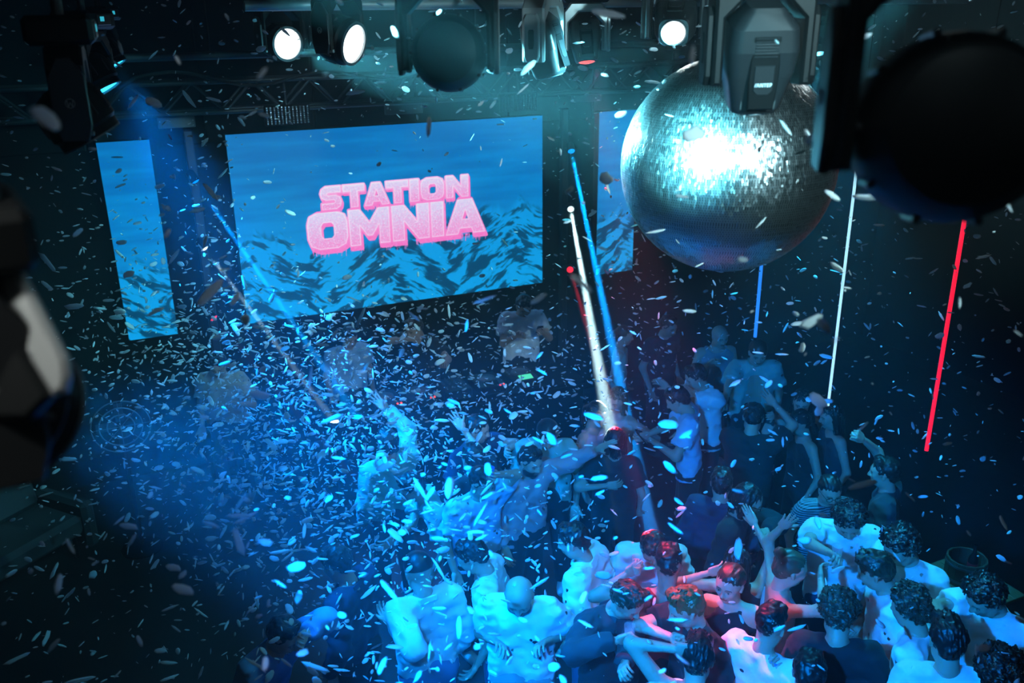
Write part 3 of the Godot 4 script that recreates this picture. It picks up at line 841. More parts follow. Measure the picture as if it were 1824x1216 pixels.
# ------------------------------------------------------------------ figures
# a field of tapered capsules joined with a smooth minimum, meshed as surface nets
# prim: [a, ra, b, rb, flat (Vector3 axis squashed, length = factor) or null, cut (0/1 flat end at b), k]
class Field:
	var lo: Vector3
	var cell: float
	var nx: int
	var ny: int
	var nz: int
	var d: PackedFloat32Array

	func _init(prims: Array, size: float, pad := 0.05) -> void:
		cell = size
		var a := Vector3(1e9, 1e9, 1e9)
		var b := -a
		for p in prims:
			for q in [0, 2]:
				var r: Vector3 = Vector3.ONE * (p[q + 1] + pad)
				a = a.min(p[q] - r)
				b = b.max(p[q] + r)
		lo = a
		nx = int((b.x - a.x) / cell) + 2
		ny = int((b.y - a.y) / cell) + 2
		nz = int((b.z - a.z) / cell) + 2
		d.resize(nx * ny * nz)
		d.fill(1.0)
		for p in prims:
			add(p)

	func add(p: Array) -> void:
		var a: Vector3 = p[0]
		var ra: float = p[1]
		var ba: Vector3 = p[2] - a
		var dr: float = p[3] - ra
		var k: float = p[6] if p.size() > 6 else 0.03
		var axis := Vector3.ZERO
		var squash := 0.0
		if p.size() > 4 and p[4] != null:
			axis = p[4].normalized()
			squash = p[4].length() - 1.0
			ba += axis * (ba.dot(axis) * squash)
		var cut: bool = p.size() > 5 and p[5] != 0
		var inv := 1.0 / maxf(ba.length_squared(), 1e-9)
		var len_ := ba.length()
		var reach: float = maxf(ra, p[3]) + k + cell * 2.0
		var mn: Vector3 = a.min(p[2]) - Vector3.ONE * reach - lo
		var mx: Vector3 = a.max(p[2]) + Vector3.ONE * reach - lo
		var x0 := maxi(0, int(mn.x / cell))
		var x1 := mini(nx - 1, int(mx.x / cell) + 1)
		var y0 := maxi(0, int(mn.y / cell))
		var y1 := mini(ny - 1, int(mx.y / cell) + 1)
		var z0 := maxi(0, int(mn.z / cell))
		var z1 := mini(nz - 1, int(mx.z / cell) + 1)
		var ik := 0.25 / k
		for z in range(z0, z1 + 1):
			for y in range(y0, y1 + 1):
				var row := (z * ny + y) * nx
				for x in range(x0, x1 + 1):
					var q := lo + Vector3(x, y, z) * cell - a
					if squash != 0.0:
						q += axis * (q.dot(axis) * squash)
					var t0 := q.dot(ba) * inv
					var t := clampf(t0, 0.0, 1.0)
					var v := (q - ba * t).length() - ra - dr * t
					if cut:
						v = maxf(v, (t0 - 1.0) * len_)
					var o := d[row + x]
					var h := k - absf(o - v)
					d[row + x] = minf(o, v) - (h * h * ik if h > 0.0 else 0.0)

	func carve(c: Vector3, r: float, k := 0.012) -> void:   # take a ball away
		var reach := r + k + cell
		var mn := (c - Vector3.ONE * reach - lo) / cell
		var mx := (c + Vector3.ONE * reach - lo) / cell
		for z in range(maxi(0, int(mn.z)), mini(nz - 1, int(mx.z) + 1) + 1):
			for y in range(maxi(0, int(mn.y)), mini(ny - 1, int(mx.y) + 1) + 1):
				for x in range(maxi(0, int(mn.x)), mini(nx - 1, int(mx.x) + 1) + 1):
					var v := r - (lo + Vector3(x, y, z) * cell - c).length()
					var i := (z * ny + y) * nx + x
					var o := d[i]
					var h := k - absf(o - v)
					d[i] = maxf(o, v) + (h * h * 0.25 / k if h > 0.0 else 0.0)

	func slice(at: Vector3, n: Vector3) -> void:   # keep what lies behind the plane
		for z in nz:
			for y in ny:
				for x in nx:
					var i := (z * ny + y) * nx + x
					if d[i] < cell * 3.0:
						d[i] = maxf(d[i], (lo + Vector3(x, y, z) * cell - at).dot(n))

	func rumple(n: FastNoiseLite, amount: float, stretch := Vector3.ONE) -> void:
		for z in nz:
			for y in ny:
				for x in nx:
					var i := (z * ny + y) * nx + x
					if absf(d[i]) < cell * 3.0:
						d[i] += n.get_noise_3dv((lo + Vector3(x, y, z) * cell) * stretch) * amount

	func nets(v: PackedVector3Array, tris: PackedInt32Array) -> void:
		var at := {}
		var sx := 1
		var sy := nx
		var sz := nx * ny
		for z in nz - 1:
			for y in ny - 1:
				var row := z * sz + y * sy
				for x in nx - 1:
					var i := row + x
					var c := d[i]
					if c > cell * 2.0 or c < -cell * 2.0:
						continue
					var e := [c, d[i + 1], d[i + sy], d[i + sy + 1], d[i + sz], d[i + sz + 1], d[i + sz + sy], d[i + sz + sy + 1]]
					var inside := 0
					for q in 8:
						if e[q] < 0.0:
							inside += 1
					if inside == 0 or inside == 8:
						continue
					var s := Vector3.ZERO
					var n := 0
					for q in 12:
						var k: int = EDGE[q * 2]
						var l: int = EDGE[q * 2 + 1]
						if (e[k] < 0.0) != (e[l] < 0.0):
							var t: float = e[k] / (e[k] - e[l])
							s += Vector3(lerpf(k & 1, l & 1, t), lerpf((k >> 1) & 1, (l >> 1) & 1, t), lerpf(k >> 2, l >> 2, t))
							n += 1
					at[i] = v.size()
					v.append(lo + (Vector3(x, y, z) + s / n) * cell)
		for i in at:
			var c := d[i]
			for q in 3:
				var step: int = [sx, sy, sz][q]
				if (c < 0.0) != (d[i + step] < 0.0):
					var u: int = [sy, sz, sx][q]
					var w: int = [sz, sx, sy][q]
					if at.has(i - u) and at.has(i - w) and at.has(i - u - w):
						var a: int = at[i]
						var b: int = at[i - u]
						var o: int = at[i - u - w]
						var f: int = at[i - w]
						if c < 0.0:
							tris.append_array([a, o, b, a, f, o])
						else:
							tris.append_array([a, b, o, a, o, f])

const EDGE := [0, 1, 2, 3, 4, 5, 6, 7, 0, 2, 1, 3, 4, 6, 5, 7, 0, 4, 1, 5, 2, 6, 3, 7]

class Soup:   # vertices, triangles and colours gathered into one surface
	var v := PackedVector3Array()
	var t := PackedInt32Array()
	var c := PackedColorArray()

	func take(f: Field, tint := Color.WHITE) -> Soup:
		var first := v.size()
		var nv := PackedVector3Array()
		var nt := PackedInt32Array()
		f.nets(nv, nt)
		v.append_array(nv)
		for i in nt:
			t.append(i + first)
		while c.size() < v.size():
			c.append(tint)
		return self

	func put(o: Soup, xf: Transform3D) -> Soup:
		var first := v.size()
		for p in o.v:
			v.append(xf * p)
		c.append_array(o.c)
		if xf.basis.determinant() < 0:
			for k in range(0, o.t.size(), 3):
				t.append_array([o.t[k] + first, o.t[k + 2] + first, o.t[k + 1] + first])
		else:
			for i in o.t:
				t.append(i + first)
		return self

	func mesh(colored := true) -> ArrayMesh:
		var n := PackedVector3Array()
		n.resize(v.size())
		for k in range(0, t.size(), 3):
			var f := (v[t[k + 2]] - v[t[k]]).cross(v[t[k + 1]] - v[t[k]])
			n[t[k]] += f
			n[t[k + 1]] += f
			n[t[k + 2]] += f
		for k in n.size():
			n[k] = n[k].normalized()
		var a := []
		a.resize(Mesh.ARRAY_MAX)
		a[Mesh.ARRAY_VERTEX] = v
		a[Mesh.ARRAY_NORMAL] = n
		a[Mesh.ARRAY_INDEX] = t
		if colored:
			a[Mesh.ARRAY_COLOR] = c
		var m := ArrayMesh.new()
		m.add_surface_from_arrays(Mesh.PRIMITIVE_TRIANGLES, a)
		return m

var heads := {}
var hairs := {}
var hands := {}
var lumps: FastNoiseLite

# head: origin at its middle, face towards +z, 0.235 tall
func head_soup(kind: String) -> Soup:
	if heads.has(kind):
		return heads[kind]
	var f := kind.begins_with("woman")
	var beard := kind == "beard"
	var jaw := 0.048 if f else 0.056
	var P := [
		[Vector3(0, 0.035, -0.018), 0.083, Vector3(0, 0.03, 0.008), 0.079, null, 0, 0.03],
		[Vector3(0, 0.02, 0.02), 0.07, Vector3(0, -0.03, 0.03), 0.058, null, 0, 0.03],
		[Vector3(-0.026, -0.065, 0.022), jaw * 0.75, Vector3(0.026, -0.065, 0.022), jaw * 0.75, null, 0, 0.03],
		[Vector3(0, -0.088, 0.055), 0.02, Vector3(0, -0.075, 0.05), 0.028, null, 0, 0.025],
		[Vector3(0, 0.012, 0.092), 0.0085, Vector3(0, -0.024, 0.108), 0.0125, null, 0, 0.012],
		[Vector3(-0.011, -0.027, 0.098), 0.0075, Vector3(0.011, -0.027, 0.098), 0.0075, null, 0, 0.01],
		[Vector3(-0.036, 0.022, 0.077), 0.013, Vector3(0.036, 0.022, 0.077), 0.013, null, 0, 0.02],
		[Vector3(-0.044, -0.014, 0.064), 0.02, Vector3(-0.03, -0.03, 0.066), 0.02, null, 0, 0.025],
		[Vector3(0.044, -0.014, 0.064), 0.02, Vector3(0.03, -0.03, 0.066), 0.02, null, 0, 0.025],
		[Vector3(-0.08, 0.01, -0.01), 0.012, Vector3(-0.078, -0.022, 0.0), 0.009, null, 0, 0.008],
		[Vector3(0.08, 0.01, -0.01), 0.012, Vector3(0.078, -0.022, 0.0), 0.009, null, 0, 0.008],
		[Vector3(0, -0.05, -0.02), 0.056, Vector3(0, -0.14, -0.032), 0.058, null, 0, 0.03],
		[Vector3(-0.018, -0.052, 0.087), 0.0065, Vector3(0.018, -0.052, 0.087), 0.0065, null, 0, 0.007],
		[Vector3(-0.015, -0.062, 0.086), 0.007, Vector3(0.015, -0.062, 0.086), 0.007, null, 0, 0.007],
	]
	if beard:
		P.append([Vector3(-0.04, -0.07, 0.045), 0.03, Vector3(0.04, -0.07, 0.045), 0.03, null, 0, 0.02])
		P.append([Vector3(0, -0.085, 0.06), 0.03, Vector3(0, -0.11, 0.055), 0.022, null, 0, 0.02])
	var field := Field.new(P, 0.0048, 0.02)
	for s in [-1, 1]:
		field.carve(Vector3(s * 0.034, 0.003, 0.106), 0.021, 0.012)
	for s in [-1, 1]:
		field.add([Vector3(s * 0.033, 0.002, 0.079), 0.0125, Vector3(s * 0.033, 0.002, 0.08), 0.0125, null, 0, 0.003])
	var soup := Soup.new().take(field)
	for i in soup.v.size():
		var p := soup.v[i]
		var ex := absf(p.x) - 0.033
		var ey := p.y - 0.002
		var tint := Color.WHITE
		if p.z > 0.06:
			var e2 := ex * ex / 0.00020 + ey * ey / 0.000055
			if e2 < 1.0:
				tint = Color(0.05, 0.04, 0.035) if ex * ex + ey * ey < 0.000036 else Color(1.3, 1.35, 1.4)
			elif e2 < 1.7 and ey > 0.0:
				tint = Color(0.12, 0.09, 0.08)
			elif absf(ex) < 0.021 and absf(ey - 0.021 + 40.0 * ex * ex * 0.3) < 0.0046:
				tint = Color(0.12, 0.08, 0.06)
			elif absf(p.x) < 0.026 and absf(p.y + 0.057) < 0.0115 - absf(p.x) * 0.22 and p.z > 0.08:
				tint = Color(0.85, 0.42, 0.42) if f else Color(0.8, 0.55, 0.52)
				if absf(p.y + 0.057) < 0.0018:
					tint = Color(0.3, 0.12, 0.12)
		if beard and p.y < -0.036 and p.z > 0.0 and p.y > -0.15 and tint == Color.WHITE and not (absf(p.x) < 0.02 and p.y > -0.045):
			tint = Color(0.07, 0.05, 0.045)
		elif kind == "stubble" and p.y < -0.042 and p.z > 0.0 and tint == Color.WHITE:
			tint = Color(0.55, 0.47, 0.44)
		soup.c[i] = tint
	heads[kind] = soup
	return soup

# hair in the head's own frame
func hair_soup(style: String) -> Soup:
	if hairs.has(style):
		return hairs[style]
	var P := [
		[Vector3(0, 0.048, -0.024), 0.089, Vector3(0, 0.044, 0.0), 0.086, null, 0, 0.02],
		[Vector3(0, 0.0, -0.05), 0.07, Vector3(0, 0.03, -0.035), 0.078, null, 0, 0.02],
	]
	var amount := 0.012
	var freq := 26.0
	var stretch := Vector3(1, 1, 1)
	match style:
		"short":
			P.append([Vector3(-0.03, 0.1, 0.045), 0.034, Vector3(0.03, 0.1, 0.04), 0.036, null, 0, 0.02])
		"quiff":
			P.append([Vector3(-0.035, 0.105, 0.05), 0.036, Vector3(0.035, 0.112, 0.045), 0.04, null, 0, 0.02])
			P.append([Vector3(0, 0.11, 0.0), 0.05, Vector3(0, 0.12, 0.04), 0.04, null, 0, 0.02])
			stretch = Vector3(1.6, 0.6, 0.8)
			amount = 0.016
		"curly":
			P.append([Vector3(-0.035, 0.1, 0.03), 0.054, Vector3(0.035, 0.1, 0.03), 0.054, null, 0, 0.02])
			P.append([Vector3(-0.05, 0.055, -0.025), 0.066, Vector3(0.05, 0.055, -0.025), 0.066, null, 0, 0.02])
			P.append([Vector3(0, 0.09, -0.03), 0.075, Vector3(0, 0.01, -0.06), 0.07, null, 0, 0.02])
			amount = 0.028
			freq = 30.0
		"fade":
			P = [[Vector3(0, 0.06, -0.02), 0.082, Vector3(0, 0.064, 0.012), 0.078, null, 0, 0.02], [Vector3(-0.03, 0.11, 0.05), 0.03, Vector3(0.03, 0.112, 0.045), 0.03, null, 0, 0.02], [Vector3(0, 0.02, -0.05), 0.058, Vector3(0, 0.04, -0.04), 0.064, null, 0, 0.02]]
		"long":
			P.append([Vector3(-0.055, 0.02, -0.03), 0.045, Vector3(-0.065, -0.2, -0.045), 0.04, null, 0, 0.03])
			P.append([Vector3(0.055, 0.02, -0.03), 0.045, Vector3(0.065, -0.2, -0.045), 0.04, null, 0, 0.03])
			P.append([Vector3(0, 0.02, -0.06), 0.06, Vector3(0, -0.3, -0.095), 0.045, null, 0, 0.04])
			stretch = Vector3(1.5, 0.25, 1.5)
			amount = 0.014
		"tied":
			P.append([Vector3(0, 0.05, -0.1), 0.035, Vector3(0, 0.02, -0.125), 0.03, null, 0, 0.01])
			P.append([Vector3(0, 0.03, -0.125), 0.03, Vector3(0, -0.14, -0.135), 0.016, null, 0, 0.012])
			stretch = Vector3(1.5, 0.6, 0.35)
			amount = 0.009
		"bun":
			P.append([Vector3(0, 0.1, -0.095), 0.036, Vector3(0, 0.115, -0.1), 0.036, null, 0, 0.008])
			stretch = Vector3(1.5, 0.6, 0.35)
			amount = 0.009
		"bob":
			P.append([Vector3(-0.065, 0.02, -0.02), 0.042, Vector3(-0.07, -0.09, -0.005), 0.036, null, 0, 0.02])
			P.append([Vector3(0.065, 0.02, -0.02), 0.042, Vector3(0.07, -0.09, -0.005), 0.036, null, 0, 0.02])
			P.append([Vector3(0, 0.02, -0.06), 0.06, Vector3(0, -0.1, -0.06), 0.05, null, 0, 0.03])
			stretch = Vector3(1.5, 0.3, 1.5)
		"cap":
			P = [[Vector3(0, 0.052, -0.02), 0.09, Vector3(0, 0.05, 0.005), 0.088, null, 0, 0.02], [Vector3(0, 0.045, 0.06), 0.07, Vector3(0, 0.03, 0.135), 0.05, Vector3(0, 6, 0), 0, 0.008]]
			amount = 0.002
	var field := Field.new(P, 0.0062, 0.045)
	lumps.frequency = freq
	field.rumple(lumps, amount, stretch)
	# clear the face and, for short cuts, the neck
	field.carve(Vector3(0, -0.055, 0.125), 0.12, 0.012)
	if style == "cap":
		field.slice(Vector3(0, 0.03, 0), Vector3(0, -1, 0))
	elif style not in ["long", "bob", "tied"]:
		field.carve(Vector3(0, -0.145, 0.0), 0.1, 0.012)
	if style == "tied":
		field.carve(Vector3(0, -0.15, 0.03), 0.115, 0.012)
	if style == "fade":
		for s in [-1, 1]:
			field.carve(Vector3(s * 0.13, -0.02, 0.02), 0.075, 0.02)
	var soup := Soup.new().take(field)
	hairs[style] = soup
	return soup

# right hand: wrist at the origin, fingers along +y, palm towards +z, thumb on +x
func hand_soup(pose: String) -> Soup:
	if hands.has(pose):
		return hands[pose]
	var curl: Array = {"open": [0.08, 0.12, 0.1], "relaxed": [0.45, 0.55, 0.4], "grip": [0.85, 1.0, 0.7], "fist": [1.45, 1.5, 1.0], "flat": [0.02, 0.04, 0.04]}[pose]
	var fan: float = {"open": 0.14, "relaxed": 0.05, "grip": 0.05, "fist": 0.0, "flat": 0.015}[pose]
	var P := [
		[Vector3(0, -0.03, 0), 0.0255, Vector3(0, 0.01, 0), 0.024, Vector3(0, 0, 1.25), 0, 0.015],
		[Vector3(-0.022, 0.015, 0), 0.019, Vector3(-0.03, 0.08, 0), 0.014, Vector3(0, 0, 1.2), 0, 0.015],
		[Vector3(0.0, 0.015, 0), 0.02, Vector3(0.0, 0.085, 0), 0.015, Vector3(0, 0, 1.2), 0, 0.015],
		[Vector3(0.02, 0.015, 0), 0.019, Vector3(0.028, 0.082, 0), 0.015, Vector3(0, 0, 1.2), 0, 0.015],
		[Vector3(0.02, 0.015, 0.006), 0.018, Vector3(0.035, 0.045, 0.01), 0.014, null, 0, 0.014],
	]
	var roots := [Vector3(0.029, 0.082, 0), Vector3(0.0095, 0.088, 0), Vector3(-0.0105, 0.085, 0), Vector3(-0.03, 0.076, 0)]
	var long := [[0.04, 0.024, 0.021], [0.044, 0.028, 0.022], [0.041, 0.026, 0.022], [0.032, 0.02, 0.019]]
	for k in 4:
		var p: Vector3 = roots[k]
		var side := (1.5 - k) * fan
		var bend := 0.0
		var r := [0.0092, 0.0088, 0.008, 0.007]
		if k == 3:
			r = [0.0082, 0.0076, 0.007, 0.006]
		for j in 3:
			bend += curl[j]
			var dir := Vector3(sin(side) * cos(bend), cos(side) * cos(bend), sin(bend))
			var q: Vector3 = p + dir * long[k][j]
			P.append([p, r[j], q, r[j + 1], null, 0, 0.004])
			p = q
	# thumb
	var tb := Vector3(0.034, 0.034, 0.008)
	var open: float = {"open": 0.95, "relaxed": 0.6, "grip": 0.45, "fist": 0.15, "flat": 0.5}[pose]
	var tuck: float = {"open": 0.15, "relaxed": 0.4, "grip": 0.9, "fist": 1.0, "flat": 0.1}[pose]
	var d1 := Vector3(sin(open), cos(open), tuck * 0.7).normalized()
	var d2 := Vector3(sin(open * 0.7), cos(open * 0.7), tuck).normalized()
	P.append([tb, 0.0125, tb + d1 * 0.036, 0.0105, null, 0, 0.008])
	P.append([tb + d1 * 0.036, 0.0105, tb + d1 * 0.036 + d2 * 0.028, 0.008, null, 0, 0.004])
	var soup := Soup.new().take(Field.new(P, 0.0036, 0.012))
	hands[pose] = soup
	return soup

# a patch of print that follows the cloth, found by walking into the field
func printed(cf: Field, up: Callable, q: Array, s: float) -> ArrayMesh:
	var n := 8
	var pts := []
	for j in n + 1:
		for i in n + 1:
			var a := (float(i) / n - 0.5) * 2.0
			var b := (float(j) / n - 0.5) * 2.0
			var r := maxf(absf(a), absf(b)) / maxf(1e-6, Vector2(a, b).length())   # square to round
			var x: float = q[0] + a * r * q[3] * 0.5
			var y: float = q[1] + b * r * q[4] * 0.5
			var z := 0.3
			while z > 0.0:
				var c: Vector3 = (up.call(Vector3(x, y, z * q[2])) - cf.lo) / cf.cell
				var k := Vector3i(c)
				if k.x >= 0 and k.y >= 0 and k.z >= 0 and k.x < cf.nx - 1 and k.y < cf.ny - 1 and k.z < cf.nz - 1:
					var f := c - Vector3(k)
					var o := (k.z * cf.ny + k.y) * cf.nx + k.x
					var u := cf.nx
					var w := cf.nx * cf.ny
					var d0 := lerpf(lerpf(cf.d[o], cf.d[o + 1], f.x), lerpf(cf.d[o + u], cf.d[o + u + 1], f.x), f.y)
					var d1 := lerpf(lerpf(cf.d[o + w], cf.d[o + w + 1], f.x), lerpf(cf.d[o + w + u], cf.d[o + w + u + 1], f.x), f.y)
					if lerpf(d0, d1, f.z) < 0.0:
						break
				z -= 0.003
			pts.append(up.call(Vector3(x, y, (z + 0.006) * q[2])))
	var st := new_st()
	st.set_smooth_group(1)
	for j in n:
		for i in n:
			quad(st, pts[j * (n + 1) + i], pts[j * (n + 1) + i + 1], pts[(j + 1) * (n + 1) + i + 1], pts[(j + 1) * (n + 1) + i])
	return done(st)

func elbow_at(s: Vector3, t: Vector3, l1: float, l2: float, pole: Vector3) -> Vector3:
	var d := t - s
	var l := clampf(d.length(), 0.08, (l1 + l2) * 0.995)
	var n := d.normalized()
	var a := (l1 * l1 - l2 * l2 + l * l) / (2.0 * l)
	var h := sqrt(maxf(0.0, l1 * l1 - a * a))
	var p := pole - n * pole.dot(n)
	if p.length() < 1e-3:
		p = Vector3(0, 0, -1) - n * -n.z
	return s + n * a + p.normalized() * h

var cloth_cache := {}
func cloth(c: Color) -> StandardMaterial3D:
	var key := c.to_html()
	if not cloth_cache.has(key):
		var m := mat("cloth_" + key, c, 0.85)
		m.rim_enabled = true
		m.rim = 0.25
		m.rim_tint = 0.5
		cloth_cache[key] = m
	return cloth_cache[key]

func stripes() -> StandardMaterial3D:
	if not mats.has("stripes"):
		var im := Image.create(8, 64, false, Image.FORMAT_RGB8)
		for y in 64:
			for x in 8:
				im.set_pixel(x, y, Color(0.6, 0.62, 0.64) if (y / 8) % 2 else Color(0.08, 0.09, 0.1))
		var m := mat("stripes", Color(1, 1, 1), 0.85)
		m.albedo_texture = ImageTexture.create_from_image(im)
		m.uv1_triplanar = true
		m.uv1_scale = Vector3(13, 13, 13)
	return mats.stripes

var skin_cache := {}
func skin(tone: float) -> StandardMaterial3D:
	var key := int(tone * 100)
	if not skin_cache.has(key):
		var m := mat("skin_%d" % key, Color(0.2, 0.1, 0.06).lerp(Color(0.62, 0.38, 0.28), tone), 0.48)
		m.vertex_color_use_as_albedo = true
		skin_cache[key] = m
	return skin_cache[key]

var hair_cache := {}
func hair_mat(c: Color) -> StandardMaterial3D:
	var key := c.to_html()
	if not hair_cache.has(key):
		hair_cache[key] = mat("hair_" + key, c, 0.42)
	return hair_cache[key]

# P: {at: head middle in the world, face: yaw, h, lean, side, look: [yaw, nod], L/R: [hand target world, pose, palm roll] or null, top, topc, legs, hair, hairc, skin, sex, label}
func person(p: Dictionary) -> Node3D:
	var s: float = p.get("h", 1.74) / 1.74
	var slim: float = 0.9 if p.get("sex", "m") == "f" else 1.0
	var yaw: float = p.face
	var turn := Basis(Vector3.UP, yaw)
	var lean := Basis(Vector3.RIGHT, p.get("lean", 0.05)) * Basis(Vector3.BACK, p.get("side", 0.0))
	var hip := Vector3(0, 0.95, 0) * s
	var up := func(v: Vector3) -> Vector3:
		return hip + lean * (v * s - hip)
	var sw := 0.182 * slim
	var neck: Vector3 = up.call(Vector3(0, 1.455, -0.015))
	var look: Array = p.get("look", [0.0, 0.15])
	var hb := lean * Basis(Vector3.UP, look[0]) * Basis(Vector3.RIGHT, look[1])
	if p.get("lean", 0.05) > 0.4:
		hb = Basis(Vector3.RIGHT, p.lean * 0.5) * Basis(Vector3.UP, look[0]) * Basis(Vector3.RIGHT, look[1])
	var head: Vector3 = neck + hb * Vector3(0, 0.155, 0.035) * s
	# the thing's base is on the floor, so that the head comes out where it stands in the room
	var foot: Vector3 = p.at - turn * Vector3(head.x, 0, head.z)
	var floor_y: float = p.get("floor", 0.0)
	foot.y = floor_y
	var inv := turn.inverse()
	var t := thing("person", p.label, "person", foot, p.get("group", "people on the dance floor"))
	t.basis = turn
	var l1 := 0.29 * s
	var l2 := 0.255 * s
	var arms := []
	for k in [-1, 1]:
		var sh: Vector3 = up.call(Vector3(k * sw, 1.405, -0.01))
		var given = p.get("L" if k > 0 else "R")
		var target: Vector3
		var pose := "relaxed"
		var roll := 0.0
		if given == null:
			target = sh + Vector3(k * 0.07, -0.5 * s, 0.06)
		else:
			target = inv * (given[0] - foot)
			pose = given[1]
			roll = given[2] if given.size() > 2 else 0.0
		var pole := Vector3(k * 0.5, -0.6, -0.7)
		if target.y > sh.y:
			pole = Vector3(k * 1.0, -0.25, -0.15)
		var el := elbow_at(sh, target, l1, l2, pole)
		var dir := (target - el).normalized()
		var wr := el + dir * l2
		arms.append([sh, el, wr, dir, pose, roll, k])
	var hx := 0.088
	var hips := [Vector3(-hx, 0.9, 0) * s, Vector3(hx, 0.9, 0) * s]
	var spread: float = p.get("stance", 0.03)
	var knees := [Vector3(-hx - spread, 0.49, 0.03) * s, Vector3(hx + spread, 0.49, 0.0) * s]
	var ankles := [Vector3(-hx - spread * 1.6, 0.09, 0.0) * s, Vector3(hx + spread * 1.6, 0.09, -0.03) * s]
	var deep: Vector3 = lean * Vector3(0, 0, 1.32)
	# ---- skin
	var B := []
	B.append([up.call(Vector3(-0.08, 1.32, 0)), 0.105 * slim * s, up.call(Vector3(-0.07, 1.08, 0)), 0.09 * slim * s, deep, 0, 0.06])
	B.append([up.call(Vector3(0.08, 1.32, 0)), 0.105 * slim * s, up.call(Vector3(0.07, 1.08, 0)), 0.09 * slim * s, deep, 0, 0.06])
	B.append([up.call(Vector3(-sw * 0.75, 1.4, -0.01)), 0.058 * s, up.call(Vector3(sw * 0.75, 1.4, -0.01)), 0.058 * s, null, 0, 0.05])
	B.append([hips[0], 0.098 * s, hips[1], 0.098 * s, null, 0, 0.06])
	B.append([neck + Vector3(0, -0.03, 0), 0.062 * slim * s, neck + hb * Vector3(0, 0.07, 0.012) * s, 0.054 * slim * s, null, 0, 0.05])
	for a in arms:
		B.append([a[0], 0.053 * slim * s, a[1], 0.041 * slim * s, null, 0, 0.035])
		B.append([a[1], 0.041 * slim * s, a[2], 0.0265 * slim * s, null, 0, 0.02])
	for k in 2:
		B.append([hips[k], 0.085 * s, knees[k], 0.056 * s, null, 0, 0.04])
		B.append([knees[k], 0.054 * s, ankles[k], 0.038 * s, null, 0, 0.03])
	var body := Soup.new().take(Field.new(B, 0.021, 0.03))
	var kind := "woman" if p.get("sex", "m") == "f" else "man"
	body.put(head_soup(p.get("head", kind)), Transform3D(hb.scaled(Vector3.ONE * s), head))
	for a in arms:
		var y: Vector3 = a[3]
		var x := y.cross(Vector3(0, 0, 1))
		if absf(y.z) > 0.85:
			x = y.cross(Vector3(0, 1, 0))
		x = x.normalized()
		# relaxed hand: thumb forward
		var hb2 := Basis(x, y, x.cross(y)).rotated(y, a[5])
		if a[6] > 0:
			hb2.x = -hb2.x
		body.put(hand_soup(a[4]), Transform3D(hb2.scaled_local(Vector3.ONE * s * (0.92 if kind == "woman" else 1.0)), a[2] + y * 0.01))
	part("body", body.mesh(), skin(p.get("skin", 0.8)), t)
	# ---- top
	var top: String = p.get("top", "tee")
	var tc: Color = p.get("topc", Color(0.75, 0.75, 0.76))
	var C := []
	var g := 0.026
	var hem := 0.86 if top != "halter" else 1.0
	for k in [-1, 1]:
		C.append([up.call(Vector3(k * 0.08, 1.33, 0)), (0.108 * slim + g) * s, up.call(Vector3(k * 0.075, 1.02, 0)), (0.1 * slim + g) * s, deep, 0, 0.06])
		C.append([up.call(Vector3(k * 0.075, 1.06, 0)), (0.1 * slim + g) * s, Vector3(k * 0.075, hem, 0) * s, (0.112 * slim + g) * s, Vector3(0, 0, 1.2), 1, 0.05])
	var sleeve: float = {"tee": 0.66, "long": 2.0, "jacket": 2.0, "shirt": 0.75, "open": 0.7, "tank": 0.0, "halter": 0.0, "hoodie": 2.0, "crop": 0.5}.get(top, 0.66)
	if sleeve > 0.0:
		C.append([up.call(Vector3(-sw * 0.8, 1.405, -0.01)), (0.06 + g * 0.7) * s, up.call(Vector3(sw * 0.8, 1.405, -0.01)), (0.06 + g * 0.7) * s, null, 0, 0.05])
		for a in arms:
			var end: Vector3 = a[0].lerp(a[1], minf(1.0, sleeve))
			C.append([a[0], (0.058 * slim + g) * s, end, (0.052 * slim + (g * 1.4 if sleeve < 1.0 else g)) * s, null, 1 if sleeve <= 1.0 else 0, 0.04])
			if sleeve > 1.0:
				C.append([a[1], (0.047 * slim + g) * s, a[1].lerp(a[2], 0.94), (0.032 * slim + g) * s, null, 1, 0.025])
	else:
		for k in [-1, 1]:
			C.append([up.call(Vector3(k * 0.1, 1.38, 0)), 0.05 * s, up.call(Vector3(k * 0.085, 1.43, -0.02)), 0.046 * s, null, 0, 0.03])
	if top == "hoodie":
		C.append([up.call(Vector3(-0.06, 1.45, -0.09)), 0.055 * s, up.call(Vector3(0.06, 1.45, -0.09)), 0.055 * s, null, 0, 0.03])
	var cf := Field.new(C, 0.016, 0.04)
	lumps.frequency = 6.5
	cf.rumple(lumps, 0.023, Vector3(1.0, 1.8, 1.0))
	if top != "halter":
		cf.carve(neck + lean * Vector3(0, 0.075, 0.03) * s, (0.088 if sleeve > 0.0 else 0.125) * s, 0.01)
	else:
		for k in [-1, 1]:
			cf.carve(up.call(Vector3(k * 0.2, 1.44, 0.02)), 0.12 * s, 0.012)
		cf.carve(up.call(Vector3(0, 1.42, -0.16)), 0.2 * s, 0.012)
		cf.carve(neck + lean * Vector3(0, 0.03, 0.06) * s, 0.07 * s, 0.01)
	if top == "open":   # unbuttoned: a long opening down the chest
		for q in 7:
			cf.carve(up.call(Vector3(0, 1.42 - q * 0.085, 0.2)), (0.135 + q * 0.005) * s, 0.01)
	var shirt := part({"tee": "t_shirt", "long": "sweater", "jacket": "jacket", "shirt": "shirt", "open": "open_shirt", "tank": "tank_top", "halter": "halter_top", "hoodie": "hoodie", "crop": "crop_top"}.get(top, "t_shirt"), Soup.new().take(cf).mesh(false), stripes() if p.get("stripes", false) else cloth(tc), t)
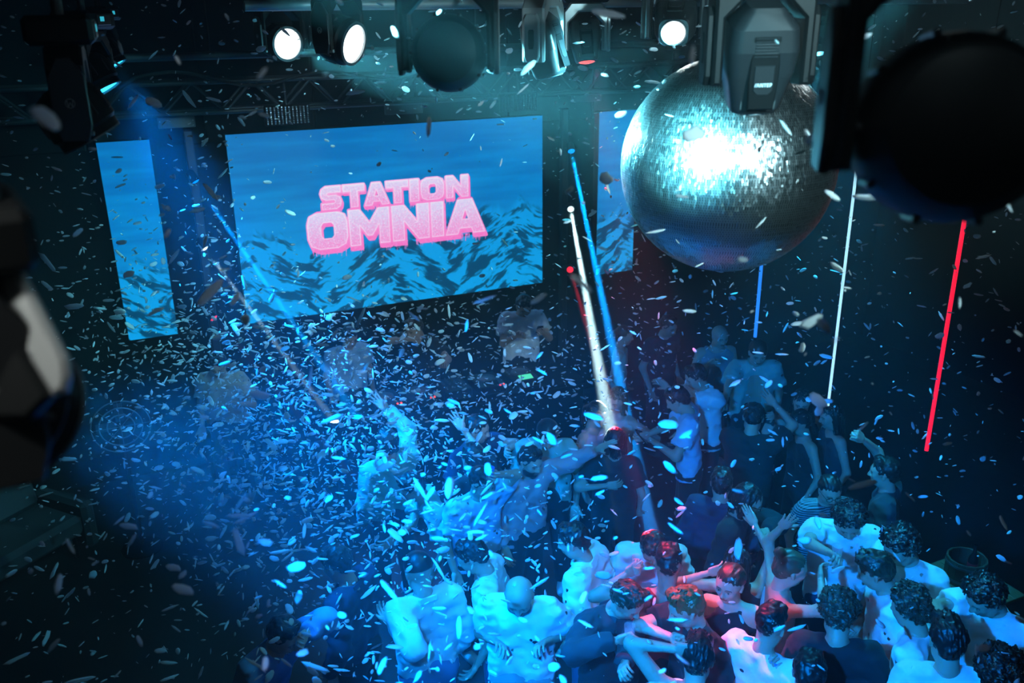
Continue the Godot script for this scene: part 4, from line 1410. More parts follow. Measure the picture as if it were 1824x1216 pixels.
	if top in ["shirt", "jacket", "open"]:   # collar leaves
		for k in [-1, 1]:
			part("collar_leaf", box(Vector3(0.085, 0.035, 0.012) * s, 0.005), cloth(tc), shirt, Transform3D(lean * Basis(Vector3.UP, k * 1.0) * Basis(Vector3.RIGHT, -0.5), neck + lean * Vector3(k * 0.055, -0.005, 0.055) * s))
		part("collar_back", box(Vector3(0.13, 0.04, 0.014) * s, 0.005), cloth(tc), shirt, Transform3D(lean * Basis(Vector3.RIGHT, 0.3), neck + lean * Vector3(0, 0.01, -0.065) * s))
	if p.has("print"):   # [x, y, side (1 chest, -1 back), width, height]
		for q in p.print:
			part("print", printed(cf, up, q, s), cloth(Color(0.015, 0.02, 0.03)), shirt)
	# ---- trousers and shoes
	var D := [[hips[0], (0.1 + 0.022) * s, hips[1], (0.1 + 0.022) * s, null, 0, 0.05]]
	D.append([Vector3(-0.05, 0.98, 0) * s, 0.105 * s, Vector3(0.05, 0.98, 0) * s, 0.105 * s, null, 0, 0.05])
	for k in 2:
		D.append([hips[k], 0.105 * s, knees[k], 0.078 * s, null, 0, 0.03])
		D.append([knees[k], 0.078 * s, ankles[k], 0.068 * s, null, 1, 0.03])
	part("trousers", Soup.new().take(Field.new(D, 0.03, 0.04)).mesh(false), cloth(p.get("legs", Color(0.02, 0.022, 0.03))), t)
	for k in 2:
		var f := new_st()
		lathe_in(f, [Vector2(0, -0.1), Vector2(0.03, -0.09), Vector2(0.042, -0.04), Vector2(0.048, 0.06), Vector2(0.042, 0.13), Vector2(0.022, 0.165), Vector2(0, 0.17)], 12, Transform3D(Basis(Vector3(1, 0, 0), Vector3(0, 0, 1), Vector3(0, -1.0, 0)) , Vector3(ankles[k].x, 0.048, ankles[k].z + 0.02)))
		part("shoe", done(f), cloth(Color(0.03, 0.03, 0.03) if int(p.at.x * 37) % 2 else Color(0.5, 0.5, 0.5)), t)
	# ---- hair
	var style: String = p.get("hair", "short")
	if style != "bald":
		part("cap" if style == "cap" else "hair", hair_soup(style).mesh(false) if not hair_mesh.has(style) else hair_mesh[style], hair_mat(p.get("hairc", Color(0.012, 0.009, 0.008))), t, Transform3D(hb.scaled(Vector3.ONE * s), head))
	if p.get("specs", false):
		var gs := new_st()
		for k in [-1, 1]:
			for q in 16:
				var a0 := TAU * q / 16
				var a1 := TAU * (q + 1) / 16
				rod_in(gs, Vector3(k * 0.034 + cos(a0) * 0.025, 0.002 + sin(a0) * 0.02, 0.103), Vector3(k * 0.034 + cos(a1) * 0.025, 0.002 + sin(a1) * 0.02, 0.103), 0.0022, 6)
			rod_in(gs, Vector3(k * 0.059, 0.006, 0.101), Vector3(k * 0.084, 0.008, 0.0), 0.002, 6)
		rod_in(gs, Vector3(-0.01, 0.006, 0.105), Vector3(0.01, 0.006, 0.105), 0.0022, 6)
		part("glasses", done(gs), mats.black_plastic, t, Transform3D(hb.scaled(Vector3.ONE * s), head))
	t.set_meta("hand_R", arms[0][2] + arms[0][3] * 0.08)
	t.set_meta("hand_L", arms[1][2] + arms[1][3] * 0.08)
	return t

var hair_mesh := {}

func build_people() -> void:
	lumps = FastNoiseLite.new()
	lumps.noise_type = FastNoiseLite.TYPE_SIMPLEX_SMOOTH
	lumps.seed = 12
	lumps.fractal_octaves = 3
	var list := [
		{"at": Vector3(1.906, 1.664, -4.220), "face": -0.559, "h": 1.800, "lean": 0.06, "look": [0.05, 0.45], "L": [Vector3(2.071, 1.298, -4.139), "relaxed", -0.40], "R": [Vector3(1.768, 1.282, -4.291), "relaxed", 0.40], "top": "tee", "topc": Color(0.800, 0.800, 0.820), "legs": Color(0.300, 0.310, 0.330), "hair": "bald", "skin": 0.75, "head": "beard", "print": [[0.1, 1.26, 1, 0.035, 0.03], [0.075, 1.275, 1, 0.02, 0.02]], "label": "bald bearded man in white t-shirt looking down at his belly"},
		{"at": Vector3(2.494, 1.642, -4.615), "face": -2.426, "h": 1.780, "lean": 0.12, "look": [0.20, 0.20], "top": "shirt", "topc": Color(0.800, 0.800, 0.820), "legs": Color(0.100, 0.160, 0.280), "hair": "short", "label": "man in pale long shirt seen from behind, beside bald man"},
		{"at": Vector3(2.504, 1.625, -3.936), "face": 0.017, "h": 1.760, "lean": 0.10, "look": [0.30, 0.40], "L": [Vector3(2.338, 1.374, -3.676), "grip", -0.30], "R": [Vector3(2.316, 1.506, -3.738), "grip", 0.30], "top": "jacket", "topc": Color(0.035, 0.036, 0.042), "legs": Color(0.014, 0.014, 0.016), "hair": "quiff", "hairc": Color(0.050, 0.028, 0.016), "label": "man in dark jacket with quiff holding a drink at chest"},
		{"at": Vector3(3.043, 1.560, -4.482), "face": -0.506, "h": 1.700, "lean": 0.20, "look": [0.00, 0.55], "top": "shirt", "topc": Color(0.800, 0.800, 0.820), "legs": Color(0.014, 0.014, 0.016), "hair": "short", "label": "dark-haired man in white shirt bowing over shaven-headed person"},
		{"at": Vector3(2.883, 1.664, -4.062), "face": 2.548, "h": 1.800, "lean": 0.06, "look": [0.00, 0.10], "L": [Vector3(2.655, 1.584, -4.190), "grip", 0.00], "top": "tank", "topc": Color(0.350, 0.030, 0.050), "legs": Color(0.014, 0.014, 0.016), "hair": "fade", "skin": 0.45, "sex": "f", "head": "woman", "label": "shaven-headed person in red top with bare shoulder seen from behind"},
		{"at": Vector3(2.763, 1.646, -3.686), "face": -1.641, "h": 1.780, "lean": 0.06, "look": [-0.10, 0.25], "R": [Vector3(2.629, 1.499, -3.629), "fist", 0.00], "top": "tee", "topc": Color(0.014, 0.014, 0.016), "legs": Color(0.014, 0.014, 0.016), "hair": "quiff", "hairc": Color(0.280, 0.090, 0.030), "skin": 0.95, "label": "red-haired man in black t-shirt holding thumb to chin"},
		{"at": Vector3(3.183, 1.591, -3.810), "face": -0.855, "h": 1.720, "lean": 0.03, "look": [-0.25, 0.05], "top": "halter", "topc": Color(0.014, 0.014, 0.016), "legs": Color(0.014, 0.014, 0.016), "hair": "tied", "hairc": Color(0.050, 0.028, 0.016), "skin": 0.85, "sex": "f", "label": "smiling woman in black halter top with tied-back hair"},
		{"at": Vector3(2.585, 1.618, -3.311), "face": 2.199, "h": 1.750, "lean": 0.06, "look": [0.20, 0.35], "L": [Vector3(2.474, 1.658, -3.376), "fist", 0.00], "top": "tank", "topc": Color(0.800, 0.800, 0.820), "legs": Color(0.014, 0.014, 0.016), "hair": "quiff", "label": "black-haired man in white tank top at the bottom edge"},
		{"at": Vector3(3.110, 1.637, -3.340), "face": 1.815, "h": 1.770, "lean": 0.06, "look": [0.15, 0.15], "R": [Vector3(3.125, 1.431, -3.192), "grip", 0.00], "top": "tee", "topc": Color(0.800, 0.800, 0.820), "legs": Color(0.014, 0.014, 0.016), "hair": "fade", "skin": 0.90, "print": [[-0.09, 1.28, -1, 0.022, 0.03], [0.06, 1.33, -1, 0.03, 0.02], [0.1, 1.2, -1, 0.025, 0.035], [-0.04, 1.17, -1, 0.03, 0.022], [0.01, 1.26, -1, 0.02, 0.02]], "label": "man with faded haircut in printed white t-shirt seen from behind"},
		{"at": Vector3(3.503, 1.461, -4.145), "face": 2.461, "h": 1.580, "lean": 0.06, "look": [0.10, 0.05], "L": [Vector3(3.263, 1.450, -4.131), "relaxed", 0.00], "R": [Vector3(3.746, 1.612, -4.273), "flat", 0.00], "top": "tank", "topc": Color(0.014, 0.014, 0.016), "legs": Color(0.014, 0.014, 0.016), "hair": "long", "sex": "f", "label": "long-haired woman in black with one arm stretched out left"},
		{"at": Vector3(3.623, 1.609, -3.763), "face": 1.065, "h": 1.740, "lean": 0.06, "look": [0.10, 0.10], "L": [Vector3(3.739, 1.753, -4.002), "open", 1.20], "R": [Vector3(3.725, 1.598, -3.597), "relaxed", 0.00], "top": "halter", "topc": Color(0.300, 0.310, 0.330), "legs": Color(0.014, 0.014, 0.016), "hair": "bun", "hairc": Color(0.120, 0.070, 0.040), "skin": 0.90, "sex": "f", "label": "fair-haired woman with bun raising bare arm, bracelet on wrist"},
		{"at": Vector3(4.310, 1.701, -3.983), "face": -0.733, "h": 1.840, "lean": 0.06, "look": [0.10, 0.50], "R": [Vector3(3.949, 1.630, -3.765), "grip", 0.30], "top": "tee", "topc": Color(0.800, 0.800, 0.820), "legs": Color(0.020, 0.030, 0.070), "hair": "curly", "label": "tall dark-haired man in white t-shirt holding a glass"},
		{"at": Vector3(4.669, 1.535, -4.532), "face": -0.332, "h": 1.660, "lean": 0.06, "look": [-0.05, 0.20], "top": "crop", "topc": Color(0.300, 0.310, 0.330), "legs": Color(0.014, 0.014, 0.016), "hair": "tied", "sex": "f", "specs": true, "stripes": true, "label": "woman with round glasses in striped grey sleeveless top"},
		{"at": Vector3(4.351, 1.713, -3.558), "face": -1.466, "h": 1.860, "lean": 0.15, "look": [-0.10, 0.30], "top": "tee", "topc": Color(0.680, 0.680, 0.660), "legs": Color(0.014, 0.014, 0.016), "hair": "curly", "label": "curly-haired man in pale t-shirt leaning towards his friends"},
		{"at": Vector3(4.076, 1.644, -3.494), "face": -2.164, "h": 1.780, "lean": 0.10, "look": [-0.20, 0.30], "top": "tee", "topc": Color(0.800, 0.800, 0.820), "legs": Color(0.014, 0.014, 0.016), "hair": "quiff", "hairc": Color(0.050, 0.028, 0.016), "label": "short-haired man in bright white t-shirt facing left in group"},
		{"at": Vector3(3.518, 1.683, -3.231), "face": 2.461, "h": 1.820, "lean": 0.06, "look": [0.00, 0.45], "top": "tee", "topc": Color(0.014, 0.014, 0.016), "legs": Color(0.014, 0.014, 0.016), "hair": "curly", "hairc": Color(0.050, 0.028, 0.016), "label": "curly-haired man in black t-shirt seen from behind, front row"},
		{"at": Vector3(3.957, 1.646, -3.103), "face": -2.601, "h": 1.780, "lean": 0.06, "look": [-0.20, 0.15], "top": "tee", "topc": Color(0.800, 0.800, 0.820), "legs": Color(0.014, 0.014, 0.016), "hair": "curly", "hairc": Color(0.050, 0.028, 0.016), "label": "curly-haired man in white t-shirt with back to the camera"},
		{"at": Vector3(4.444, 1.679, -2.987), "face": -1.641, "h": 1.820, "lean": 0.12, "look": [-0.10, 0.40], "R": [Vector3(4.130, 1.565, -2.965), "relaxed", 0.00], "top": "tee", "topc": Color(0.800, 0.800, 0.820), "legs": Color(0.014, 0.014, 0.016), "hair": "curly", "label": "dark curly-haired man in white t-shirt looking left at right edge"},
		{"at": Vector3(3.067, 1.609, -2.958), "face": 2.374, "h": 1.740, "lean": 0.06, "look": [0.00, 0.30], "top": "tee", "topc": Color(0.020, 0.030, 0.070), "legs": Color(0.014, 0.014, 0.016), "hair": "short", "label": "short dark-haired head of a man at the very bottom"},
		{"at": Vector3(3.849, 1.701, -2.752), "face": 2.548, "h": 1.840, "lean": 0.06, "look": [0.00, 0.20], "top": "tee", "topc": Color(0.800, 0.800, 0.820), "legs": Color(0.014, 0.014, 0.016), "hair": "quiff", "label": "spiky dark-haired man in pale shirt at bottom right"},
		{"at": Vector3(3.851, 1.720, -2.430), "face": 2.199, "h": 1.860, "lean": 0.06, "look": [0.00, 0.20], "top": "tee", "topc": Color(0.035, 0.036, 0.042), "legs": Color(0.014, 0.014, 0.016), "hair": "curly", "label": "frizzy dark-haired person in bottom right corner"},
		{"at": Vector3(3.912, 1.627, -4.566), "face": 0.628, "h": 1.760, "lean": 0.06, "look": [0.20, 0.25], "L": [Vector3(3.905, 1.487, -4.338), "flat", 1.50], "top": "long", "topc": Color(0.014, 0.014, 0.016), "legs": Color(0.014, 0.014, 0.016), "hair": "bob", "sex": "f", "specs": true, "label": "woman in black with sunglasses pushed up and one flat hand raised"},
		{"at": Vector3(3.986, 1.535, -4.973), "face": 2.374, "h": 1.660, "lean": 0.06, "look": [0.10, 0.10], "top": "jacket", "topc": Color(0.020, 0.030, 0.070), "legs": Color(0.014, 0.014, 0.016), "hair": "short", "label": "dark-haired man in dark blue jacket with back to the camera"},
		{"at": Vector3(4.460, 1.663, -6.277), "face": -2.164, "h": 1.800, "lean": 0.08, "look": [-0.10, 0.45], "L": [Vector3(4.156, 1.306, -6.210), "grip", 0.00], "R": [Vector3(4.083, 1.377, -6.213), "grip", 0.00], "top": "tee", "topc": Color(0.400, 0.580, 0.750), "legs": Color(0.014, 0.014, 0.016), "hair": "short", "label": "man in blue-grey t-shirt looking down at his phone"},
		{"at": Vector3(4.938, 1.644, -6.672), "face": -1.466, "h": 1.780, "lean": 0.10, "look": [-0.30, 0.30], "L": [Vector3(4.723, 1.494, -6.824), "relaxed", 0.00], "top": "shirt", "topc": Color(0.800, 0.800, 0.820), "legs": Color(0.014, 0.014, 0.016), "hair": "short", "label": "man in white shirt with one arm raised behind blue-grey t-shirt man"},
		{"at": Vector3(4.018, 1.572, -6.634), "face": -1.030, "h": 1.700, "lean": 0.06, "side": -0.10, "look": [0.00, 0.10], "L": [Vector3(4.133, 1.324, -6.308), "grip", 0.00], "top": "tank", "topc": Color(0.500, 0.420, 0.340), "legs": Color(0.014, 0.014, 0.016), "hair": "long", "hairc": Color(0.120, 0.070, 0.040), "sex": "f", "label": "smiling long-haired woman in the blue beam holding her phone"},
		{"at": Vector3(3.717, 1.553, -6.462), "face": 0.541, "h": 1.680, "lean": 0.06, "look": [0.10, 0.10], "top": "tank", "topc": Color(0.600, 0.320, 0.340), "legs": Color(0.014, 0.014, 0.016), "hair": "tied", "sex": "f", "label": "dark-haired woman with bare shoulder turned to smiling friend"},
		{"at": Vector3(3.612, 1.535, -5.961), "face": 2.635, "h": 1.660, "lean": 0.06, "look": [0.00, 0.10], "L": [Vector3(3.438, 1.224, -5.797), "relaxed", 0.00], "top": "tee", "topc": Color(0.014, 0.014, 0.016), "legs": Color(0.014, 0.014, 0.016), "hair": "bob", "sex": "f", "label": "dark-haired person in black seen from behind in the middle"},
		{"at": Vector3(2.724, 1.626, -5.795), "face": 0.192, "h": 1.760, "lean": 0.08, "look": [0.10, 0.15], "L": [Vector3(3.272, 1.791, -5.500), "open", 1.00], "top": "long", "topc": Color(0.600, 0.320, 0.340), "legs": Color(0.014, 0.014, 0.016), "hair": "short", "head": "beard", "label": "bearded man in black vest stretching his pink sleeve to the right"},
		{"at": Vector3(3.051, 1.664, -6.142), "face": -0.506, "h": 1.800, "lean": 0.06, "look": [0.10, 0.40], "top": "open", "topc": Color(0.250, 0.450, 0.380), "legs": Color(0.014, 0.014, 0.016), "hair": "cap", "label": "man in open teal shirt standing behind the bearded man"},
		{"at": Vector3(2.558, 1.627, -6.511), "face": 0.628, "h": 1.760, "lean": 0.06, "look": [0.20, 0.10], "L": [Vector3(2.757, 1.483, -6.306), "relaxed", 0.00], "top": "tee", "topc": Color(0.020, 0.030, 0.070), "legs": Color(0.014, 0.014, 0.016), "hair": "short", "label": "man with arm across the bearded man at dance floor centre"},
		{"at": Vector3(2.341, 1.590, -6.075), "face": -3.211, "h": 1.720, "lean": 0.06, "look": [0.20, -0.10], "R": [Vector3(2.283, 1.936, -6.881), "open", 3.00], "top": "tee", "topc": Color(0.014, 0.014, 0.016), "legs": Color(0.014, 0.014, 0.016), "hair": "short", "label": "dark-haired person in black raising one open hand high"},
		{"at": Vector3(1.794, 1.591, -6.647), "face": -3.037, "h": 1.720, "lean": 0.00, "look": [0.00, -0.10], "R": [Vector3(1.890, 1.764, -6.965), "open", 3.00], "top": "long", "topc": Color(0.200, 0.500, 0.480), "legs": Color(0.014, 0.014, 0.016), "hair": "short", "label": "person in teal sweater raising one arm in the snow"},
		{"at": Vector3(1.802, 1.495, -6.010), "face": -1.641, "h": 1.720, "lean": 0.55, "look": [0.00, 0.20], "R": [Vector3(1.577, 1.170, -5.862), "relaxed", 0.00], "top": "tee", "topc": Color(0.200, 0.500, 0.480), "legs": Color(0.014, 0.014, 0.016), "hair": "short", "label": "person in pale teal t-shirt bending over with crossbody strap"},
		{"at": Vector3(2.241, 1.627, -5.638), "face": 0.192, "h": 1.760, "lean": 0.06, "look": [0.10, 0.20], "L": [Vector3(2.300, 1.751, -5.487), "grip", 0.00], "top": "tee", "topc": Color(0.400, 0.580, 0.750), "legs": Color(0.014, 0.014, 0.016), "hair": "short", "label": "man in pale blue shirt holding up a blue cup"},
		{"at": Vector3(0.717, 1.646, -9.046), "face": -0.419, "h": 1.780, "lean": 0.06, "look": [0.10, 0.30], "L": [Vector3(0.813, 1.295, -8.745), "relaxed", 0.00], "top": "tee", "topc": Color(0.500, 0.420, 0.340), "legs": Color(0.014, 0.014, 0.016), "hair": "short", "label": "man in beige speckled t-shirt standing alone by left screen"},
		{"at": Vector3(5.106, 1.498, -8.301), "face": 0.977, "h": 1.620, "lean": 0.06, "look": [0.00, 0.05], "top": "tank", "topc": Color(0.500, 0.420, 0.340), "legs": Color(0.014, 0.014, 0.016), "hair": "tied", "hairc": Color(0.050, 0.028, 0.016), "sex": "f", "label": "woman in beige top in profile facing right below the screen"},
		{"at": Vector3(5.858, 1.627, -7.534), "face": -0.244, "h": 1.760, "lean": 0.06, "look": [0.10, 0.15], "L": [Vector3(5.874, 1.332, -7.291), "relaxed", 0.00], "R": [Vector3(5.639, 1.364, -7.409), "relaxed", 0.00], "top": "tank", "topc": Color(0.300, 0.310, 0.330), "legs": Color(0.014, 0.014, 0.016), "hair": "bald", "label": "person in grey tank top and black waistcoat at the back"},
		{"at": Vector3(5.792, 1.701, -6.809), "face": -0.506, "h": 1.840, "lean": 0.06, "look": [0.00, 0.25], "R": [Vector3(5.247, 1.300, -6.598), "grip", 0.00], "top": "open", "topc": Color(0.250, 0.450, 0.380), "legs": Color(0.014, 0.014, 0.016), "hair": "cap", "label": "bare-chested man in cap and open pale shirt at the back"},
		{"at": Vector3(4.861, 1.642, -5.700), "face": 2.199, "h": 1.780, "lean": 0.12, "look": [0.20, 0.40], "L": [Vector3(4.986, 1.424, -5.674), "grip", 0.00], "R": [Vector3(5.142, 1.662, -5.758), "open", 0.00], "top": "tee", "topc": Color(0.014, 0.014, 0.016), "legs": Color(0.014, 0.014, 0.016), "hair": "short", "label": "dark-haired man in black t-shirt holding a phone up"},
		{"at": Vector3(5.597, 1.535, -5.908), "face": -0.768, "h": 1.660, "lean": 0.06, "look": [0.00, 0.10], "top": "tank", "topc": Color(0.014, 0.014, 0.016), "legs": Color(0.014, 0.014, 0.016), "hair": "long", "sex": "f", "label": "long dark-haired woman at the back right of the floor"},
		{"at": Vector3(5.278, 1.535, -5.572), "face": -1.815, "h": 1.660, "lean": 0.06, "look": [0.00, 0.15], "R": [Vector3(5.064, 1.594, -5.692), "relaxed", 0.00], "top": "tank", "topc": Color(0.014, 0.014, 0.016), "legs": Color(0.014, 0.014, 0.016), "hair": "tied", "sex": "f", "label": "dark-haired woman stretching her arm to the left"},
		{"at": Vector3(5.613, 1.535, -5.543), "face": -1.902, "h": 1.660, "lean": 0.06, "look": [0.00, 0.05], "top": "tank", "topc": Color(0.035, 0.036, 0.042), "legs": Color(0.014, 0.014, 0.016), "hair": "long", "sex": "f", "label": "dark-haired woman in profile below the white LED tube"},
		{"at": Vector3(5.106, 1.627, -4.432), "face": -2.513, "h": 1.760, "lean": 0.06, "look": [0.10, 0.00], "R": [Vector3(5.104, 1.806, -4.680), "fist", 0.00], "top": "tee", "topc": Color(0.035, 0.036, 0.042), "legs": Color(0.014, 0.014, 0.016), "hair": "short", "label": "dark-haired man raising a fist at the right of the floor"},
		{"at": Vector3(5.554, 1.618, -8.089), "face": 0.279, "h": 1.750, "lean": 0.06, "look": [0.00, 0.20], "top": "tee", "topc": Color(0.014, 0.014, 0.016), "legs": Color(0.014, 0.014, 0.016), "hair": "short", "label": "dark-haired person in black far behind in the haze"},
		{"at": Vector3(1.429, 1.627, -4.745), "face": -3.037, "h": 1.760, "lean": 0.06, "look": [0.00, 0.20], "L": [Vector3(1.207, 1.370, -4.623), "relaxed", 0.00], "top": "jacket", "topc": Color(0.680, 0.680, 0.660), "legs": Color(0.100, 0.160, 0.280), "hair": "cap", "label": "person in pale jacket with back to camera deep in the snow"},
		{"at": Vector3(1.832, 1.603, -4.808), "face": -2.077, "h": 1.740, "lean": 0.15, "look": [0.00, 0.30], "top": "shirt", "topc": Color(0.680, 0.680, 0.660), "legs": Color(0.100, 0.160, 0.280), "hair": "short", "label": "person in pale loose shirt turning to bald man in the snow"},
		{"at": Vector3(0.980, 1.609, -5.091), "face": -2.339, "h": 1.740, "lean": 0.06, "look": [0.00, 0.30], "top": "jacket", "topc": Color(0.020, 0.030, 0.070), "legs": Color(0.014, 0.014, 0.016), "hair": "short", "label": "dark-clothed person half hidden by blue snow at left"},
		{"at": Vector3(0.530, 1.527, -4.601), "face": 0.628, "h": 1.720, "lean": 0.45, "look": [0.00, 0.20], "L": [Vector3(0.640, 1.590, -4.461), "relaxed", 0.00], "top": "jacket", "topc": Color(0.130, 0.300, 0.550), "legs": Color(0.014, 0.014, 0.016), "hair": "short", "label": "person in dark jacket bent over at lower left"},
		{"at": Vector3(2.916, 1.630, -9.300), "face": -0.855, "h": 1.766, "lean": 0.10, "look": [-0.25, 0.25], "L": [Vector3(3.059, 1.345, -8.714), "relaxed", 0.00], "R": [Vector3(2.843, 1.532, -9.176), "fist", 0.00], "top": "tee", "topc": Color(0.014, 0.014, 0.016), "legs": Color(0.014, 0.014, 0.016), "hair": "short", "hairc": Color(0.050, 0.028, 0.016), "group": "people behind the decks", "label": "disc jockey in black t-shirt wiping his mouth behind the decks"},
		{"at": Vector3(4.277, 1.735, -9.250), "face": -0.244, "h": 1.876, "lean": 0.06, "look": [0.10, 0.45], "L": [Vector3(4.360, 1.468, -8.931), "grip", 0.00], "R": [Vector3(4.080, 1.422, -9.036), "relaxed", 0.00], "top": "tee", "topc": Color(0.800, 0.800, 0.820), "legs": Color(0.014, 0.014, 0.016), "hair": "short", "group": "people behind the decks", "label": "man in white t-shirt behind the decks looking at his phone"},
		{"at": Vector3(2.179, 1.592, -9.400), "face": 0.105, "h": 1.722, "lean": 0.06, "look": [0.10, 0.20], "top": "tee", "topc": Color(0.400, 0.580, 0.750), "legs": Color(0.014, 0.014, 0.016), "hair": "short", "group": "people behind the decks", "label": "man in pale t-shirt at the left end of the decks"},
	]
	for p in list:
		folk.append(person(p))
	build_props()

var folk := []

# ------------------------------------------------------------------ decks, furniture and what people hold
func build_stage() -> void:
	var booth := thing("dj_booth", "long black DJ booth table in front of the wide screen", "table", Vector3(3.2, 0, -8.75))
	part("table_top", box(Vector3(3.0, 0.05, 0.62), 0.008), mats.black_plastic, booth, Transform3D(Basis(), Vector3(0, 0.955, 0)))
	for k in 4:
		part("front_panel", box(Vector3(0.735, 0.9, 0.03), 0.006), mats.black_plastic, booth, Transform3D(Basis(), Vector3(-1.11 + k * 0.74, 0.47, 0.27)))
	for k in [-1, 1]:
		part("side_panel", box(Vector3(0.03, 0.93, 0.56), 0.006), mats.black_plastic, booth, Transform3D(Basis(), Vector3(k * 1.475, 0.465, -0.02)))
	var red := glow("led_red", Color(1.0, 0.05, 0.02), 3.0)
	var green := glow("screen_green", Color(0.1, 0.9, 0.5), 0.9)
	for q in [[2.36, "leftmost"], [2.74, "second from left"], [3.56, "second from right"], [3.98, "rightmost"]]:
		var t := thing("media_player", "black deck player with red lights, %s on the booth" % q[1], "player", Vector3(q[0], 0.98, -8.72), "deck players on the booth")
		part("case", box(Vector3(0.32, 0.1, 0.42), 0.012), mats.dark_plastic, t, Transform3D(Basis(), Vector3(0, 0.052, 0)))
		part("jog_wheel", lathe([Vector2(0, 0.128), Vector2(0.08, 0.128), Vector2(0.1, 0.12), Vector2(0.103, 0.1)], 32), mats.grey_metal, t, Transform3D(Basis(), Vector3(0, 0, -0.02)))
		part("display_screen", box(Vector3(0.16, 0.004, 0.09), 0.001), green if q[0] > 3.9 else mats.black_plastic, t, Transform3D(Basis(Vector3.RIGHT, 0.25), Vector3(0, 0.112, 0.15)))
		if q[0] < 3.9:
			for k in [-1, 1]:
				part("led_light", lathe([Vector2(0, 0.01), Vector2(0.008, 0.008), Vector2(0.011, 0.0)], 10), red, t, Transform3D(Basis(Vector3.RIGHT, 1.0), Vector3(0.1 + k * 0.02, 0.1, 0.205)))
		for k in 3:
			part("button", lathe([Vector2(0, 0.008), Vector2(0.014, 0.007), Vector2(0.015, 0.0)], 12), mats.grey_metal, t, Transform3D(Basis(), Vector3(-0.13, 0.102, -0.13 + k * 0.05)))
	var mx := thing("dj_mixer", "black DJ mixer in the middle of the booth", "mixer", Vector3(3.15, 0.98, -8.73))
	part("case", box(Vector3(0.32, 0.11, 0.4), 0.01), mats.dark_plastic, mx, Transform3D(Basis(), Vector3(0, 0.057, 0)))
	for i in 4:
		for j in 4:
			part("knob", lathe([Vector2(0, 0.022), Vector2(0.009, 0.022), Vector2(0.012, 0.0)], 10), mats.grey_metal, mx, Transform3D(Basis(), Vector3(-0.105 + i * 0.07, 0.112, -0.15 + j * 0.05)))
		part("fader", box(Vector3(0.02, 0.02, 0.012), 0.003), mats.light_metal, mx, Transform3D(Basis(), Vector3(-0.105 + i * 0.07, 0.12, 0.09)))
	var sp := thing("loudspeaker", "black loudspeaker cabinet left of the DJ booth", "loudspeaker", Vector3(1.3, 0, -9.35))
	part("cabinet", box(Vector3(0.5, 1.05, 0.45), 0.02), mats.black_plastic, sp, Transform3D(Basis(), Vector3(0, 0.525, 0)))
	part("woofer", lathe([Vector2(0, -0.03), Vector2(0.05, -0.02), Vector2(0.15, 0.01), Vector2(0.18, 0.012), Vector2(0.185, 0.0)], 32), mats.rubber, sp, Transform3D(Basis(Vector3.RIGHT, PI / 2), Vector3(0, 0.35, 0.228)))
	part("horn", box(Vector3(0.3, 0.16, 0.03), 0.01), mats.dark_plastic, sp, Transform3D(Basis(), Vector3(0, 0.8, 0.228)))
	# table with a wooden tub at the right edge
	var tb := thing("bar_table", "small square wooden bar table at right carrying a tub", "table", Vector3(5.47, 0, -3.86))
	for k in 5:
		part("plank", box(Vector3(0.112, 0.03, 0.6), 0.004), mats.wood_table, tb, Transform3D(Basis(), Vector3(-0.228 + k * 0.114, 0.865, 0)))
	part("post", rod(Vector3(0, 0.02, 0), Vector3(0, 0.85, 0), 0.035, 12), mats.black_plastic, tb)
	part("foot", lathe([Vector2(0, 0.03), Vector2(0.05, 0.03), Vector2(0.22, 0.012), Vector2(0.22, 0.0), Vector2(0, 0)], 24), mats.black_plastic, tb)
	var tub := thing("wooden_tub", "dark wooden tub with red-labelled bottle on the bar table", "tub", Vector3(5.5, 0.88, -3.9))
	for k in 14:
		var a := TAU * k / 14
		part("stave", box(Vector3(0.064, 0.2, 0.016), 0.004), mats.wood_dark, tub, Transform3D(Basis(Vector3.UP, -a + PI / 2), Vector3(cos(a) * 0.135, 0.1, sin(a) * 0.135)))
	part("bottom", lathe([Vector2(0, 0.02), Vector2(0.13, 0.02), Vector2(0.13, 0.005)], 24), mats.wood_dark, tub)
	for y in [0.04, 0.16]:
		part("hoop", lathe([Vector2(0.145, y - 0.01), Vector2(0.148, y - 0.01), Vector2(0.148, y + 0.01), Vector2(0.145, y + 0.01)], 28), mats.grey_metal, tub)
	var bo := thing("bottle", "bottle with red label standing in the wooden tub", "bottle", Vector3(5.53, 0.902, -3.87))
	part("bottle_body", lathe([Vector2(0, 0.0), Vector2(0.035, 0.0), Vector2(0.036, 0.16), Vector2(0.03, 0.19), Vector2(0.014, 0.22), Vector2(0.013, 0.29), Vector2(0, 0.29)], 20), mats.black_plastic, bo)
	part("bottle_label", lathe([Vector2(0.0365, 0.05), Vector2(0.0375, 0.05), Vector2(0.0375, 0.14), Vector2(0.0365, 0.14)], 20), mat("label_red", Color(0.5, 0.02, 0.03), 0.4), bo)
	# lounge seat in the dark at the left
	var so := thing("lounge_sofa", "dim grey lounge sofa with two back cushions at left edge", "sofa", Vector3(-1.5, 0, -8.5))
	so.rotation.y = 0.7
	part("seat", box(Vector3(1.4, 0.22, 0.7), 0.05), mats.sofa, so, Transform3D(Basis(), Vector3(0, 0.34, 0)))
	for k in [-1, 1]:
		part("back_cushion", box(Vector3(0.62, 0.45, 0.16), 0.05), mats.sofa, so, Transform3D(Basis(Vector3.RIGHT, -0.2), Vector3(k * 0.33, 0.68, -0.27)))
		part("armrest", box(Vector3(0.14, 0.5, 0.72), 0.04), mats.sofa, so, Transform3D(Basis(), Vector3(k * 0.77, 0.3, 0)))
